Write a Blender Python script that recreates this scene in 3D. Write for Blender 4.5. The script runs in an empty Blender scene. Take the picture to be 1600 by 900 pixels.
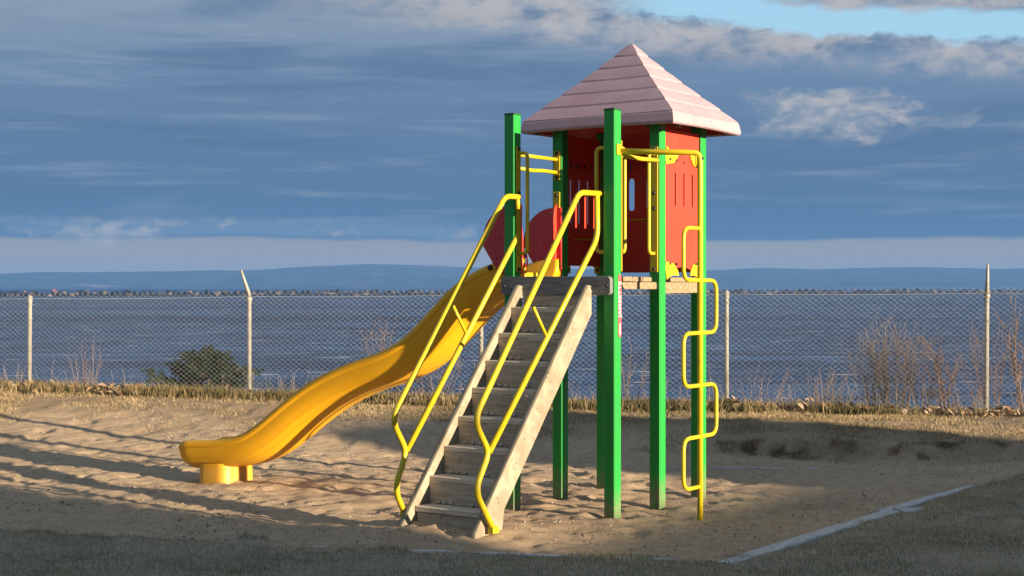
import bpy, bmesh, math, random
import numpy as np
from mathutils import Vector, Matrix

R = math.radians
rnd = random.Random(11)
rng = np.random.default_rng(7)
scene = bpy.context.scene
COL = scene.collection

# ------------------------------------------------------------------ camera
FOC = 2303.0                       # focal length in pixels of a 1600 px wide frame
CAM_H = 1.6
cam_d = bpy.data.cameras.new("camera")
cam = bpy.data.objects.new("camera", cam_d)
COL.objects.link(cam)
cam.location = (0, 0, CAM_H)
cam.rotation_euler = (R(90), 0, 0)
cam_d.sensor_width = 36.0
cam_d.lens = 36.0 * FOC / 1600.0
cam_d.shift_y = -3.0 / 1600.0
cam_d.clip_start = 0.1
cam_d.clip_end = 40000
scene.camera = cam

# ------------------------------------------------------------------ exposure
EXPO = 1.45
scene.view_settings.view_transform = 'Standard'
scene.view_settings.look = 'None'
scene.view_settings.exposure = EXPO
scene.view_settings.gamma = 1.0
scene.view_settings.use_curve_mapping = False

# ------------------------------------------------------------------ sun
SUN_AZ = R(35.5)                     # the sun stands right of and behind the camera
SUN_EL = R(9.2)
sun_dir = Vector((math.cos(SUN_AZ) * math.cos(SUN_EL), -math.sin(SUN_AZ) * math.cos(SUN_EL), math.sin(SUN_EL)))
sun_d = bpy.data.lights.new("sun", 'SUN')
sun_d.energy = 5.0
sun_d.angle = R(0.5)
sun_d.color = (1.0, 0.81, 0.58)
sun = bpy.data.objects.new("sun", sun_d)
sun.rotation_euler = (-sun_dir).to_track_quat('-Z', 'Y').to_euler()
sun.location = sun_dir * 60
COL.objects.link(sun)

# ------------------------------------------------------------------ node helpers
class Nodes:
    def __init__(self, tree):
        self.t = tree
        self.n = tree.nodes
        self.l = tree.links
    def new(self, typ, **kw):
        nd = self.n.new(typ)
        for k, val in kw.items():
            setattr(nd, k, val)
        return nd
    def put(self, sock, val):
        if val is None:
            return
        if isinstance(val, bpy.types.NodeSocket):
            self.l.new(val, sock)
        elif isinstance(val, (tuple, list)) and len(val) == 3 and sock.type == 'RGBA':
            sock.default_value = (*val, 1.0)
        else:
            sock.default_value = val
    def m(self, op, a, b=None, c=None, clamp=False):
        nd = self.new('ShaderNodeMath', operation=op, use_clamp=clamp)
        self.put(nd.inputs[0], a); self.put(nd.inputs[1], b); self.put(nd.inputs[2], c)
        return nd.outputs[0]
    def add(self, a, b): return self.m('ADD', a, b)
    def sub(self, a, b): return self.m('SUBTRACT', a, b)
    def mul(self, a, b): return self.m('MULTIPLY', a, b)
    def smooth(self, x, lo, hi):
        nd = self.new('ShaderNodeMapRange', interpolation_type='SMOOTHSTEP')
        self.put(nd.inputs[0], x); self.put(nd.inputs[1], lo); self.put(nd.inputs[2], hi)
        return nd.outputs[0]
    def mix(self, f, a, b, blend='MIX'):
        nd = self.new('ShaderNodeMix', data_type='RGBA', blend_type=blend)
        self.put(nd.inputs[0], f); self.put(nd.inputs[6], a); self.put(nd.inputs[7], b)
        return nd.outputs[2]
    def vmul(self, v, s):
        nd = self.new('ShaderNodeVectorMath', operation='MULTIPLY')
        self.put(nd.inputs[0], v); nd.inputs[1].default_value = s
        return nd.outputs[0]
    def noise(self, vec, scale, detail=4, rough=0.55, dist=0.0):
        nd = self.new('ShaderNodeTexNoise')
        self.put(nd.inputs['Vector'], vec)
        nd.inputs['Scale'].default_value = scale
        nd.inputs['Detail'].default_value = detail
        nd.inputs['Roughness'].default_value = rough
        nd.inputs['Distortion'].default_value = dist
        return nd.outputs[0]
    def ramp(self, f, stops):
        nd = self.new('ShaderNodeValToRGB')
        cr = nd.color_ramp
        while len(cr.elements) < len(stops):
            cr.elements.new(0.5)
        for e, (p, c) in zip(cr.elements, stops):
            e.position = p; e.color = (*c, 1.0)
        self.put(nd.inputs[0], f)
        return nd.outputs[0]

# ------------------------------------------------------------------ sky
def build_world():
    w = bpy.data.worlds.new("World")
    scene.world = w
    w.use_nodes = True
    N = Nodes(w.node_tree)
    N.n.clear()
    out = N.new('ShaderNodeOutputWorld')
    bg = N.new('ShaderNodeBackground')
    bg.inputs['Strength'].default_value = 0.1
    N.l.new(bg.outputs[0], out.inputs[0])
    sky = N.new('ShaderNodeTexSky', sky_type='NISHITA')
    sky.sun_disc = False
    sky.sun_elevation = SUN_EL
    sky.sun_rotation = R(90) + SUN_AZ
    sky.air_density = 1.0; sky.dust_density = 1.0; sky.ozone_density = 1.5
    tc = N.new('ShaderNodeTexCoord')
    d = tc.outputs['Generated']
    sep = N.new('ShaderNodeSeparateXYZ'); N.l.new(d, sep.inputs[0])
    x, y, z = sep.outputs
    az = N.mul(N.m('ARCTAN2', x, y), 57.2958)          # degrees from the look direction
    el = N.mul(N.m('ARCSINE', z), 57.2958)
    K = 10.0 / (2 ** EXPO)                              # photo-linear value -> background colour
    def c(r, g, b): return (r * K, g * K, b * K)
    # streaky stratus deck
    st1 = N.noise(N.vmul(d, (2.2, 2.2, 26)), 2.0, 5, 0.55, 0.3)
    st2 = N.noise(N.vmul(d, (5, 5, 70)), 2.0, 4, 0.6, 0.2)
    puff = N.noise(N.vmul(d, (1, 1, 2.1)), 17, 7, 0.6, 0.35)
    fine = N.noise(N.vmul(d, (1, 1, 1.8)), 48, 6, 0.62, 0.5)
    wob = N.sub(st1, 0.5)
    elw = N.add(el, N.mul(wob, 2.6))
    elb = N.add(el, N.add(N.mul(wob, 0.5), N.mul(N.sub(puff, 0.5), 0.35)))
    up = N.ramp(N.m('DIVIDE', elw, 90.0), [
        (0.0, c(.080, .175, .32)), (3.4 / 90, c(.086, .177, .325)), (5.5 / 90, c(.108, .195, .340)),
        (8.0 / 90, c(.150, .246, .388)), (11.5 / 90, c(.215, .302, .42)), (22 / 90, c(.26, .335, .45)),
        (50 / 90, c(.285, .405, .59)), (1.0, c(.29, .415, .61))])
    horizon = N.ramp(N.m('DIVIDE', el, 3.0), [(0.0, c(.52, .42, .29)), (0.3, c(.48, .41, .31)), (0.62, c(.33, .345, .36))])
    k = N.smooth(elb, 1.68, 1.88)
    deck = N.mix(k, horizon, up)
    # soft light / dark streaks
    lit = N.mul(N.smooth(st2, 0.50, 0.78), N.smooth(el, 1.9, 3.0))
    deck = N.mix(N.mul(lit, 0.50), deck, c(.30, .375, .465))
    dk = N.mul(N.smooth(st1, 0.52, 0.34), N.smooth(el, 2.0, 3.5))
    deck = N.mix(N.mul(dk, 0.50), deck, c(.080, .155, .275))
    # pale streak just above the lower edge of the deck, with small lit clouds on it
    b1 = N.mul(N.smooth(elb, 1.75, 2.0), N.smooth(elb, 2.75, 2.25))
    b1a = N.mul(b1, N.mul(N.smooth(az, -21, -17), N.smooth(az, 1.0, -3.5)))
    deck = N.mix(N.mul(b1a, 0.45), deck, c(.21, .33, .47))
    b1c = N.mul(b1a, N.smooth(N.add(N.mul(puff, .5), N.mul(fine, .5)), 0.50, 0.60))
    deck = N.mix(N.mul(b1c, 0.75), deck, c(.40, .41, .44))
    # gap of clear sky, high on the right
    gl = N.sub(el, N.sub(10.75, N.mul(az, 0.105)))
    gl = N.add(gl, N.add(N.mul(N.sub(puff, 0.5), 1.5), N.mul(N.sub(fine, 0.5), 0.7)))
    azm = N.mul(N.smooth(az, 2.5, 6.5), N.smooth(az, 60, 35))
    gap = N.mul(N.mul(N.smooth(gl, -0.10, 0.28), N.smooth(N.add(gl, N.mul(N.sub(st1, .5), 1.3)), 1.25, 0.80)), azm)
    # lit shoulders of the deck below the gap
    sh = N.mul(N.smooth(gl, -1.7, -0.15), N.smooth(N.add(N.mul(puff, 0.6), N.mul(fine, 0.4)), 0.38, 0.60))
    shm = N.mul(sh, N.mul(N.smooth(az, -14, 1.5), N.smooth(az, 60, 30)))
    veil = N.mul(N.smooth(el, 7.6, 10.8), N.mul(N.smooth(az, 9, 2), N.smooth(st1, .36, .56)))
    # one cumulus bank on the right, one small wisp by it
    def blob(a0, e0, sa, se, lo, hi):
        da = N.m('DIVIDE', N.sub(az, a0), sa)
        de = N.m('DIVIDE', N.sub(el, e0), se)
        r2 = N.m('SQRT', N.add(N.mul(da, da), N.mul(de, de)))
        v = N.sub(N.add(N.mul(puff, 1.0), N.mul(fine, 0.55)), N.mul(r2, 0.42))
        return N.smooth(v, lo, hi)
    cu = N.m('MAXIMUM', blob(11.9, 6.45, 3.6, 1.05, .34, .70), N.mul(blob(16.6, 6.1, 1.7, .55, .40, .66), .5))
    cu = N.m('MAXIMUM', cu, N.mul(blob(-15.5, 1.85, 3.0, 0.42, .38, .62), 0.6))
    body = N.mix(N.mul(cu, 0.62), deck, c(.27, .34, .43))
    cul = N.mul(cu, N.smooth(N.add(N.mul(fine, .55), N.mul(puff, .45)), 0.45, 0.66))
    body = N.mix(N.mul(cul, 0.75), body, c(.58, .54, .52))
    body = N.mix(N.mul(veil, 0.38), body, c(.36, .41, .47))
    body = N.mix(N.mul(shm, 0.80), body, c(.56, .53, .52))
    clear = N.mix(0.72, sky.outputs[0], c(.36, .66, .89))
    body = N.mix(gap, body, clear)
    # broken cloud overhead, blue between
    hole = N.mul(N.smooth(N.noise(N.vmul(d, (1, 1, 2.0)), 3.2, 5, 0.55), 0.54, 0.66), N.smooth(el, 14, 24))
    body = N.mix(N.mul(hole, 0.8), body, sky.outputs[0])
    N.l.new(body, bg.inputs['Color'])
build_world()

# ------------------------------------------------------------------ materials
MATS = {}
def principled(name, rough=0.5, spec=0.5, metal=0.0):
    m = bpy.data.materials.new(name)
    m.use_nodes = True
    N = Nodes(m.node_tree)
    b = m.node_tree.nodes['Principled BSDF']
    b.inputs['Roughness'].default_value = rough
    b.inputs['Specular IOR Level'].default_value = spec
    b.inputs['Metallic'].default_value = metal
    MATS[name] = m
    return m, N, b

def set_bump(N, b, h, strength, dist):
    nd = N.new('ShaderNodeBump')
    nd.inputs['Strength'].default_value = strength
    nd.inputs['Distance'].default_value = dist
    N.l.new(h, nd.inputs['Height'])
    N.l.new(nd.outputs[0], b.inputs['Normal'])

def worn(name, colour, dirt, rough=0.45, amount=0.35, scale=6, bump=0.0, stretch=(1, 1, 1), spec=0.5, fine=60, chip=None, chips=.5, dust=None):
    """painted / moulded surface with uneven fading and fine grime"""
    m, N, b = principled(name, rough, spec)
    tc = N.new('ShaderNodeTexCoord').outputs['Object']
    v = N.vmul(tc, stretch)
    n1 = N.noise(v, scale, 6, 0.62, 0.4)
    n2 = N.noise(v, fine, 4, 0.6)
    f = N.smooth(N.add(N.mul(n1, .75), N.mul(n2, .25)), 0.42, 0.72)
    col = N.mix(N.mul(f, amount), colour, dirt)
    if chip:
        # scuffs and rubbed spots, long in one direction, gathered in patches
        sc1 = N.noise(N.vmul(tc, (38, 38, 9)), 1.0, 5, .7, .6)
        sc2 = N.noise(N.vmul(tc, (10, 10, 60)), 1.0, 4, .65, .3)
        pt = N.noise(tc, 4.5, 3, .6)
        k = N.m('MAXIMUM', N.smooth(sc1, .655, .70), N.smooth(sc2, .675, .715))
        col = N.mix(N.mul(N.mul(k, N.smooth(pt, .38, .54)), chips), col, chip)
    if dust:
        # sand thrown up against the foot
        z = N.new('ShaderNodeSeparateXYZ'); N.l.new(tc, z.inputs[0])
        h = N.add(z.outputs[2], N.mul(N.sub(n1, .5), .35))
        col = N.mix(N.mul(N.smooth(h, .26, -.02), N.smooth(n2, .30, .60)), col, dust)
    N.l.new(col, b.inputs['Base Color'])
    N.l.new(N.add(rough - .08, N.mul(n1, .2)), b.inputs['Roughness'])
    if bump:
        set_bump(N, b, N.add(N.mul(n2, .6), N.mul(n1, .4)), bump, 0.01)
    return m

M_GREEN = worn('green_paint', (.018, .275, .045), (.028, .215, .058), 0.42, .6, 5, .03, (1, 1, .35), .28, 60, (.10, .22, .10), .6, (.20, .165, .11))
M_YELLOW = worn('yellow_paint', (.53, .405, .012), (.37, .27, .02), 0.40, .55, 9, .02, (1, 1, 1), .4, 60, (.20, .15, .06), .75)
M_RED = worn('red_plastic', (.53, .045, .022), (.43, .065, .045), 0.5, .6, 4, .03, (1, 1, .6), .35, 60, (.55, .16, .12), .4)
M_REDDK = worn('crimson_plastic', (.50, .030, .034), (.42, .045, .045), 0.45, .5, 4, .03)
M_PINK = worn('faded_pink_plastic', (.385, .272, .305), (.33, .185, .215), 0.6, .65, 3.2, .05, (1, 1, 1.6), .35, 60, (.20, .13, .13), .5)
M_PINKE = worn('red_shadow_edge_plastic', (.30, .075, .085), (.36, .15, .16), 0.6, .6, 5, .05)  # red plastic of the course edges, dark enough to stand for step shade
M_SLIDE = worn('slide_plastic', (.74, .375, .008), (.62, .285, .010), 0.40, .55, 2.2, .03, (1, 1, 1), .45, 60, (.42, .27, .09), .5, (.52, .285, .06))
M_BOLT, _N, _b = principled('black_bolt', .4, .5); _b.inputs['Base Color'].default_value = (.012, .012, .013, 1)
M_STEEL, _N, _b = principled('steel_bolt', .35, .5, 1.0); _b.inputs['Base Color'].default_value = (.45, .44, .42, 1)
M_DARKCAP = worn('dark_green_cap', (.015, .07, .025), (.03, .09, .04), .5, .4)
M_STICK = worn('sticker_red', (.50, .075, .085), (.55, .2, .2), .5, .4, 20)
M_WHITE = worn('sticker_white', (.62, .58, .56), (.5, .42, .4), .5, .4, 30)

def wood(name, light, dark, axis=(1, 14, 14), rough=.8):
    m, N, b = principled(name, rough, .25)
    tc = N.new('ShaderNodeTexCoord').outputs['Object']
    v = N.vmul(tc, axis)
    g = N.noise(v, 3.2, 8, .66, .5)
    kn = N.noise(tc, 9, 4, .6, .6)
    col = N.mix(N.smooth(g, .36, .68), dark, light)
    col = N.mix(N.mul(N.smooth(kn, .62, .74), .55), col, tuple(q * .5 for q in dark))
    N.l.new(col, b.inputs['Base Color'])
    set_bump(N, b, g, .35, .01)
    return m
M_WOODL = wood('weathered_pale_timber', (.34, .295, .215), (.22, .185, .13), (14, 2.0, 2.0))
M_WOODT = wood('weathered_lit_tread_timber', (.64, .54, .41), (.46, .38, .285), (1.6, 15, 15))  # stair timber lightened, sunlit tone of the tread tops put into its colour
M_WOODR = wood('weathered_shaded_riser_timber', (.48, .40, .30), (.32, .26, .19), (1.6, 15, 15))  # same timber darkened, shade of the upright faces put into its colour
M_WOODG = wood('grey_beam_timber', (.23, .23, .23), (.13, .13, .135), (1.5, 15, 15))
M_WOODD = wood('deck_plank_timber', (.33, .26, .165), (.20, .145, .085), (1.5, 15, 15))
M_WOODE = wood('bleached_edging_timber', (.42, .41, .38), (.27, .26, .235), (2, 2, 14))

# ------------------------------------------------------------------ mesh helpers
class MB:
    """collects shapes for ONE mesh object"""
    def __init__(self):
        self.v = []; self.f = []
    def addvf(self, vs, fs):
        o = len(self.v)
        self.v += [tuple(p) for p in vs]
        self.f += [tuple(i + o for i in f) for f in fs]
        return self
    def box(self, lo, hi, c=0.004):
        """box with chamfered edges"""
        lo = list(lo); hi = list(hi)
        for i in range(3):
            if lo[i] > hi[i]: lo[i], hi[i] = hi[i], lo[i]
        c = min(c, *[(hi[i] - lo[i]) * .45 for i in range(3)])
        bm = bmesh.new()
        for sx in (0, 1):
            for sy in (0, 1):
                for sz in (0, 1):
                    s = (sx, sy, sz)
                    p = [hi[i] if s[i] else lo[i] for i in range(3)]
                    q = [p[i] + (-c if s[i] else c) for i in range(3)]
                    bm.verts.new((p[0], q[1], q[2])); bm.verts.new((q[0], p[1], q[2])); bm.verts.new((q[0], q[1], p[2]))
        bmesh.ops.convex_hull(bm, input=bm.verts[:])
        bmesh.ops.dissolve_limit(bm, angle_limit=0.01, verts=bm.verts[:], edges=bm.edges[:])
        bm.verts.index_update()
        self.addvf([v.co[:] for v in bm.verts], [[v.index for v in f.verts] for f in bm.faces])
        bm.free()
        return self
    def tube(self, path, r, n=10, closed=False, cap=True):
        P = [Vector(p) for p in path]
        rs = r if isinstance(r, (list, tuple)) else [r] * len(P)
        vs = []; fs = []
        ref = None
        m = len(P)
        for i, p in enumerate(P):
            if closed:
                t = (P[(i + 1) % m] - P[i - 1]).normalized()
            else:
                t = (P[min(i + 1, m - 1)] - P[max(i - 1, 0)]).normalized()
            if ref is None:
                ref = Vector((0, 0, 1)) if abs(t.z) < .9 else Vector((1, 0, 0))
            a = (ref - t * ref.dot(t)).normalized()
            ref = a
            b = t.cross(a)
            for k in range(n):
                q = 2 * math.pi * k / n
                vs.append(p + (a * math.cos(q) + b * math.sin(q)) * rs[i])
        for i in range(m if closed else m - 1):
            j = (i + 1) % m
            for k in range(n):
                k2 = (k + 1) % n
                fs.append((i * n + k, i * n + k2, j * n + k2, j * n + k))
        if cap and not closed:
            fs.append(tuple(range(n))[::-1]); fs.append(tuple((m - 1) * n + k for k in range(n)))
        return self.addvf(vs, fs)
    def build(self, name, mat, parent=None, smooth=False, loc=None):
        me = bpy.data.meshes.new(name)
        me.from_pydata(self.v, [], self.f)
        return link(name, me, mat, parent, smooth, loc)

def link(name, me, mat, parent=None, smooth=False, loc=None):
    o = bpy.data.objects.new(name, me)
    COL.objects.link(o)
    if mat is not None and not me.materials:
        me.materials.append(mat)
    if smooth:
        me.polygons.foreach_set('use_smooth', [True] * len(me.polygons))
        me.update()
    if parent is not None:
        o.parent = parent
    if loc is not None:
        o.location = loc
    return o

def fast_mesh(name, V, Fs):
    """V (n,3) array, Fs (m,k) array of equal-sized faces"""
    V = np.asarray(V, np.float32); Fs = np.asarray(Fs, np.int32)
    me = bpy.data.meshes.new(name)
    k = Fs.shape[1]
    me.vertices.add(len(V)); me.vertices.foreach_set('co', V.ravel())
    me.loops.add(Fs.size); me.loops.foreach_set('vertex_index', Fs.ravel())
    me.polygons.add(len(Fs))
    me.polygons.foreach_set('loop_start', np.arange(0, Fs.size, k, dtype=np.int32))
    me.update(calc_edges=True)
    me.validate()
    return me

def fillet(pts, rad, n=6):
    """polyline with rounded corners"""
    P = [Vector(p) for p in pts]
    if not isinstance(rad, (list, tuple)):
        rad = [rad] * len(P)
    out = [P[0]]
    for i in range(1, len(P) - 1):
        a = (P[i - 1] - P[i]); b = (P[i + 1] - P[i])
        r = min(rad[i], a.length * .48, b.length * .48)
        p0 = P[i] + a.normalized() * r; p1 = P[i] + b.normalized() * r
        for k in range(n + 1):
            t = k / n
            out.append(p0 * (1 - t) ** 2 + P[i] * 2 * t * (1 - t) + p1 * t * t)
    out.append(P[-1])
    return out

def plate(outline, holes, thick, frame, bevel=0.0):
    """flat plate with holes cut through; frame = (origin, a_axis, b_axis, normal)"""
    cu = bpy.data.curves.new('tmp', 'CURVE')
    cu.dimensions = '2D'; cu.fill_mode = 'BOTH'
    cu.extrude = thick / 2 - bevel; cu.bevel_depth = bevel; cu.bevel_resolution = 1; cu.offset = -bevel
    for pts in [outline] + list(holes):
        sp = cu.splines.new('POLY')
        sp.points.add(len(pts) - 1)
        for q, p in zip(sp.points, pts):
            q.co = (p[0], p[1], 0, 1)
        sp.use_cyclic_u = True
    return curve_mesh(cu, frame)

def curve_mesh(cu, frame):
    ob = bpy.data.objects.new('tmp', cu)
    COL.objects.link(ob)
    dg = bpy.context.evaluated_depsgraph_get()
    dg.update()
    me = bpy.data.meshes.new_from_object(ob.evaluated_get(dg))
    bpy.data.objects.remove(ob)
    bpy.data.curves.remove(cu)
    o, a, b, n = [Vector(q) for q in frame]
    mt = Matrix(((a.x, b.x, n.x, o.x), (a.y, b.y, n.y, o.y), (a.z, b.z, n.z, o.z), (0, 0, 0, 1)))
    me.transform(mt)
    if mt.determinant() < 0:
        me.flip_normals()
    me.update()
    return me

def slot(cx, y0, y1, w, n=6):
    """stadium-shaped slot outline"""
    r = w / 2
    pts = []
    for k in range(n + 1):
        q = math.pi * k / n
        pts.append((cx + r * math.cos(q), y1 - r + r * math.sin(q)))
    for k in range(n + 1):
        q = math.pi + math.pi * k / n
        pts.append((cx + r * math.cos(q), y0 + r + r * math.sin(q)))
    return pts

def rrect(x0, x1, y0, y1, r, n=4):
    pts = []
    for cx, cy, q0 in ((x1 - r, y1 - r, 0), (x0 + r, y1 - r, 90), (x0 + r, y0 + r, 180), (x1 - r, y0 + r, 270)):
        for k in range(n + 1):
            q = R(q0 + 90 * k / n)
            pts.append((cx + r * math.cos(q), cy + r * math.sin(q)))
    return pts

def tag(o, label=None, cat=None, group=None, kind=None):
    if label: o['label'] = label
    if cat: o['category'] = cat
    if group: o['group'] = group
    if kind: o['kind'] = kind
    return o

def empty(name, loc, rz=0.0):
    o = bpy.data.objects.new(name, None)
    COL.objects.link(o)
    o.empty_display_size = .1
    o.location = loc
    o.rotation_euler = (0, 0, rz)
    return o

# ------------------------------------------------------------------ terrain
FENCE_D = np.array([11.366, -2.0]) / 4.0                # one fence bay
FENCE_P0 = np.array([-6.05, 18.5])
def fence_y(x): return 18.5 - (x + 6.05) * 2.0 / 11.366

POST_XY = [(.004 + s_ * math.cos(R(35)) + w_ * math.sin(R(35)), 10.63 - s_ * math.sin(R(35)) + w_ * math.cos(R(35))) for s_ in (0, .84) for w_ in (0, .63, 1.26)]

def vnoise(x, y, seed=0):
    xi = np.floor(x).astype(np.int64); yi = np.floor(y).astype(np.int64)
    fx = x - xi; fy = y - yi
    fx = fx * fx * fx * (fx * (fx * 6 - 15) + 10); fy = fy * fy * fy * (fy * (fy * 6 - 15) + 10)
    def h(a, b):
        n = (a * 374761393 + b * 668265263 + seed * 1442695041) & 0xffffffff
        n = ((n ^ (n >> 13)) * 1274126177) & 0xffffffff
        n = n ^ (n >> 16)
        return (n & 0xffff) / 65535.0 * 2 - 1
    return ((h(xi, yi) * (1 - fx) + h(xi + 1, yi) * fx) * (1 - fy) + (h(xi, yi + 1) * (1 - fx) + h(xi + 1, yi + 1) * fx) * fy)

def sst(x, lo, hi):
    t = np.clip((x - lo) / (hi - lo), 0, 1)
    return t * t * (3 - 2 * t)

def edge_line(x):
    """near border between sand and turf: y of the border at x"""
    y = np.interp(x, [-12, -4.2, -2.2, -1.2, 0.2, 1.15, 1.9, 2.65, 3.6, 4.6, 8], [10.3, 9.75, 9.25, 8.82, 8.55, 8.42, 9.22, 10.22, 11.5, 12.7, 14.5])
    return y + .10 * vnoise(x * 1.7, x * 0 + 3.3, 5) + .05 * vnoise(x * 6, x * 0 + 9.3, 6)

def masks(x, y):
    turf = 1 - sst(y - edge_line(x) + .12 * vnoise(x * 2.5, y * 2.5, 21) + .06 * vnoise(x * 9, y * 9, 22), -.16, .16)
    db = fence_y(x) - y
    w = 2.3 + .55 * vnoise(x * .8, y * .8, 31) + .3 * vnoise(x * 3, y * 3, 32) + .5 * sst(x, 0, 3)
    straw = 1 - sst(db - w, -.6, .6)
    ys = scarp_y(x)
    right = sst(x, 1.0, 2.4)
    straw = np.maximum(straw, right * sst(y - ys, -.05, .25))
    scarp = right * np.exp(-((y - ys + .02) / .10) ** 2) * (.18 + .6 * vnoise(x * 3.1, y * 3.2, 41) + .7 * vnoise(x * 8, y * 11, 42))
    return turf, straw, np.clip(scarp * 1.3, 0, 1)

def scarp_y(x):
    return 13.75 - .10 * (x - 3) + .22 * vnoise(x * .9, x * 0 + 1.7, 51) + .07 * vnoise(x * 3.5, x * 0 + 2.7, 52)

def height(x, y):
    x = np.asarray(x, float); y = np.asarray(y, float)
    db = fence_y(x) - y
    zf = np.interp(x, [-12, -6, 0, 5.3, 12], [.36, .29, .18, .12, .05])
    z = zf * (1 - sst(db, .6, 4.6))
    # sand pit shape
    z += .082 * np.exp(-(((x + .45) / .9) ** 2 + ((y - 9.38) / .50) ** 2))
    z -= .035 * np.exp(-(((x + 3.0) / .45) ** 2 + ((y - 12.25) / .35) ** 2))
    # scoured hollows and low heaps round the posts
    for px_, py_ in POST_XY:
        dd = np.hypot(x - px_, y - py_)
        z += -.020 * np.exp(-(dd / .11) ** 2) + .012 * np.exp(-((dd - .21) / .08) ** 2) * (1 + .6 * np.sin(3 * np.arctan2(y - py_, x - px_) + px_ * 9))
    z -= .012 * np.exp(-(((x + 2.45) / .8) ** 2 + ((y - 12.1) / .6) ** 2))
    z += .10 * np.exp(-(((x + 1.2) / 1.3) ** 2 + ((y - 15.1) / .55) ** 2))
    z -= .07 * np.exp(-(((x + .7) / 1.1) ** 2 + ((y - 14.1) / .5) ** 2))
    right = sst(x, .9, 2.6)
    ys = scarp_y(x)
    z += right * (.115 * sst(y - ys, -.10, .07) - .035 * np.exp(-((y - ys + .25) / .3) ** 2)) * (1 - sst(y, 14.5, 16.5) * .75)
    turf, straw, sc = masks(x, y)
    sand = (1 - turf) * (1 - straw)
    z += turf * .035
    # trampled sand: lumps, scuffs and heel marks
    near = sst(y, 5, 8) * (1 - sst(db, -1, -3))
    lump = .005 * vnoise(x * 1.1 + .3, y * 1.3, 1) + .005 * vnoise(x * 2.7, y * 3.4, 2)
    ridg = 1 - np.abs(vnoise(x * 2.3 + 5, y * 4.6, 3)); ridg2 = 1 - np.abs(vnoise(x * 5.3 + 2, y * 8.6, 4))
    scuff = .008 * (ridg ** 3 - .3) + .006 * (ridg2 ** 3 - .3) + .0065 * vnoise(x * 11, y * 13, 8) + .0035 * vnoise(x * 23, y * 25, 18)
    pits = -.020 * sst(vnoise(x * 3.7 + 9, y * 4.7, 9), .45, .80) - .010 * sst(vnoise(x * 8.3 + 4, y * 8.7, 19), .45, .8)
    z += near * (sand * (lump + scuff + pits) + (1 - sand) * (.6 * lump + .010 * vnoise(x * 6, y * 6, 12)))
    # rough clods along the scarp
    z += sc * .045 * (vnoise(x * 5, y * 9, 14) + .6 * vnoise(x * 12, y * 16, 15))
    # the bluff beyond the fence drops to the water
    z -= np.where(db < -1.0, (-db - 1.0) * .62 + 0.10 * sst(-db, 1, 1.6), 0)
    return np.maximum(z, -9.0)

def gz(x, y): return float(height(np.array([x]), np.array([y]))[0])

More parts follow.
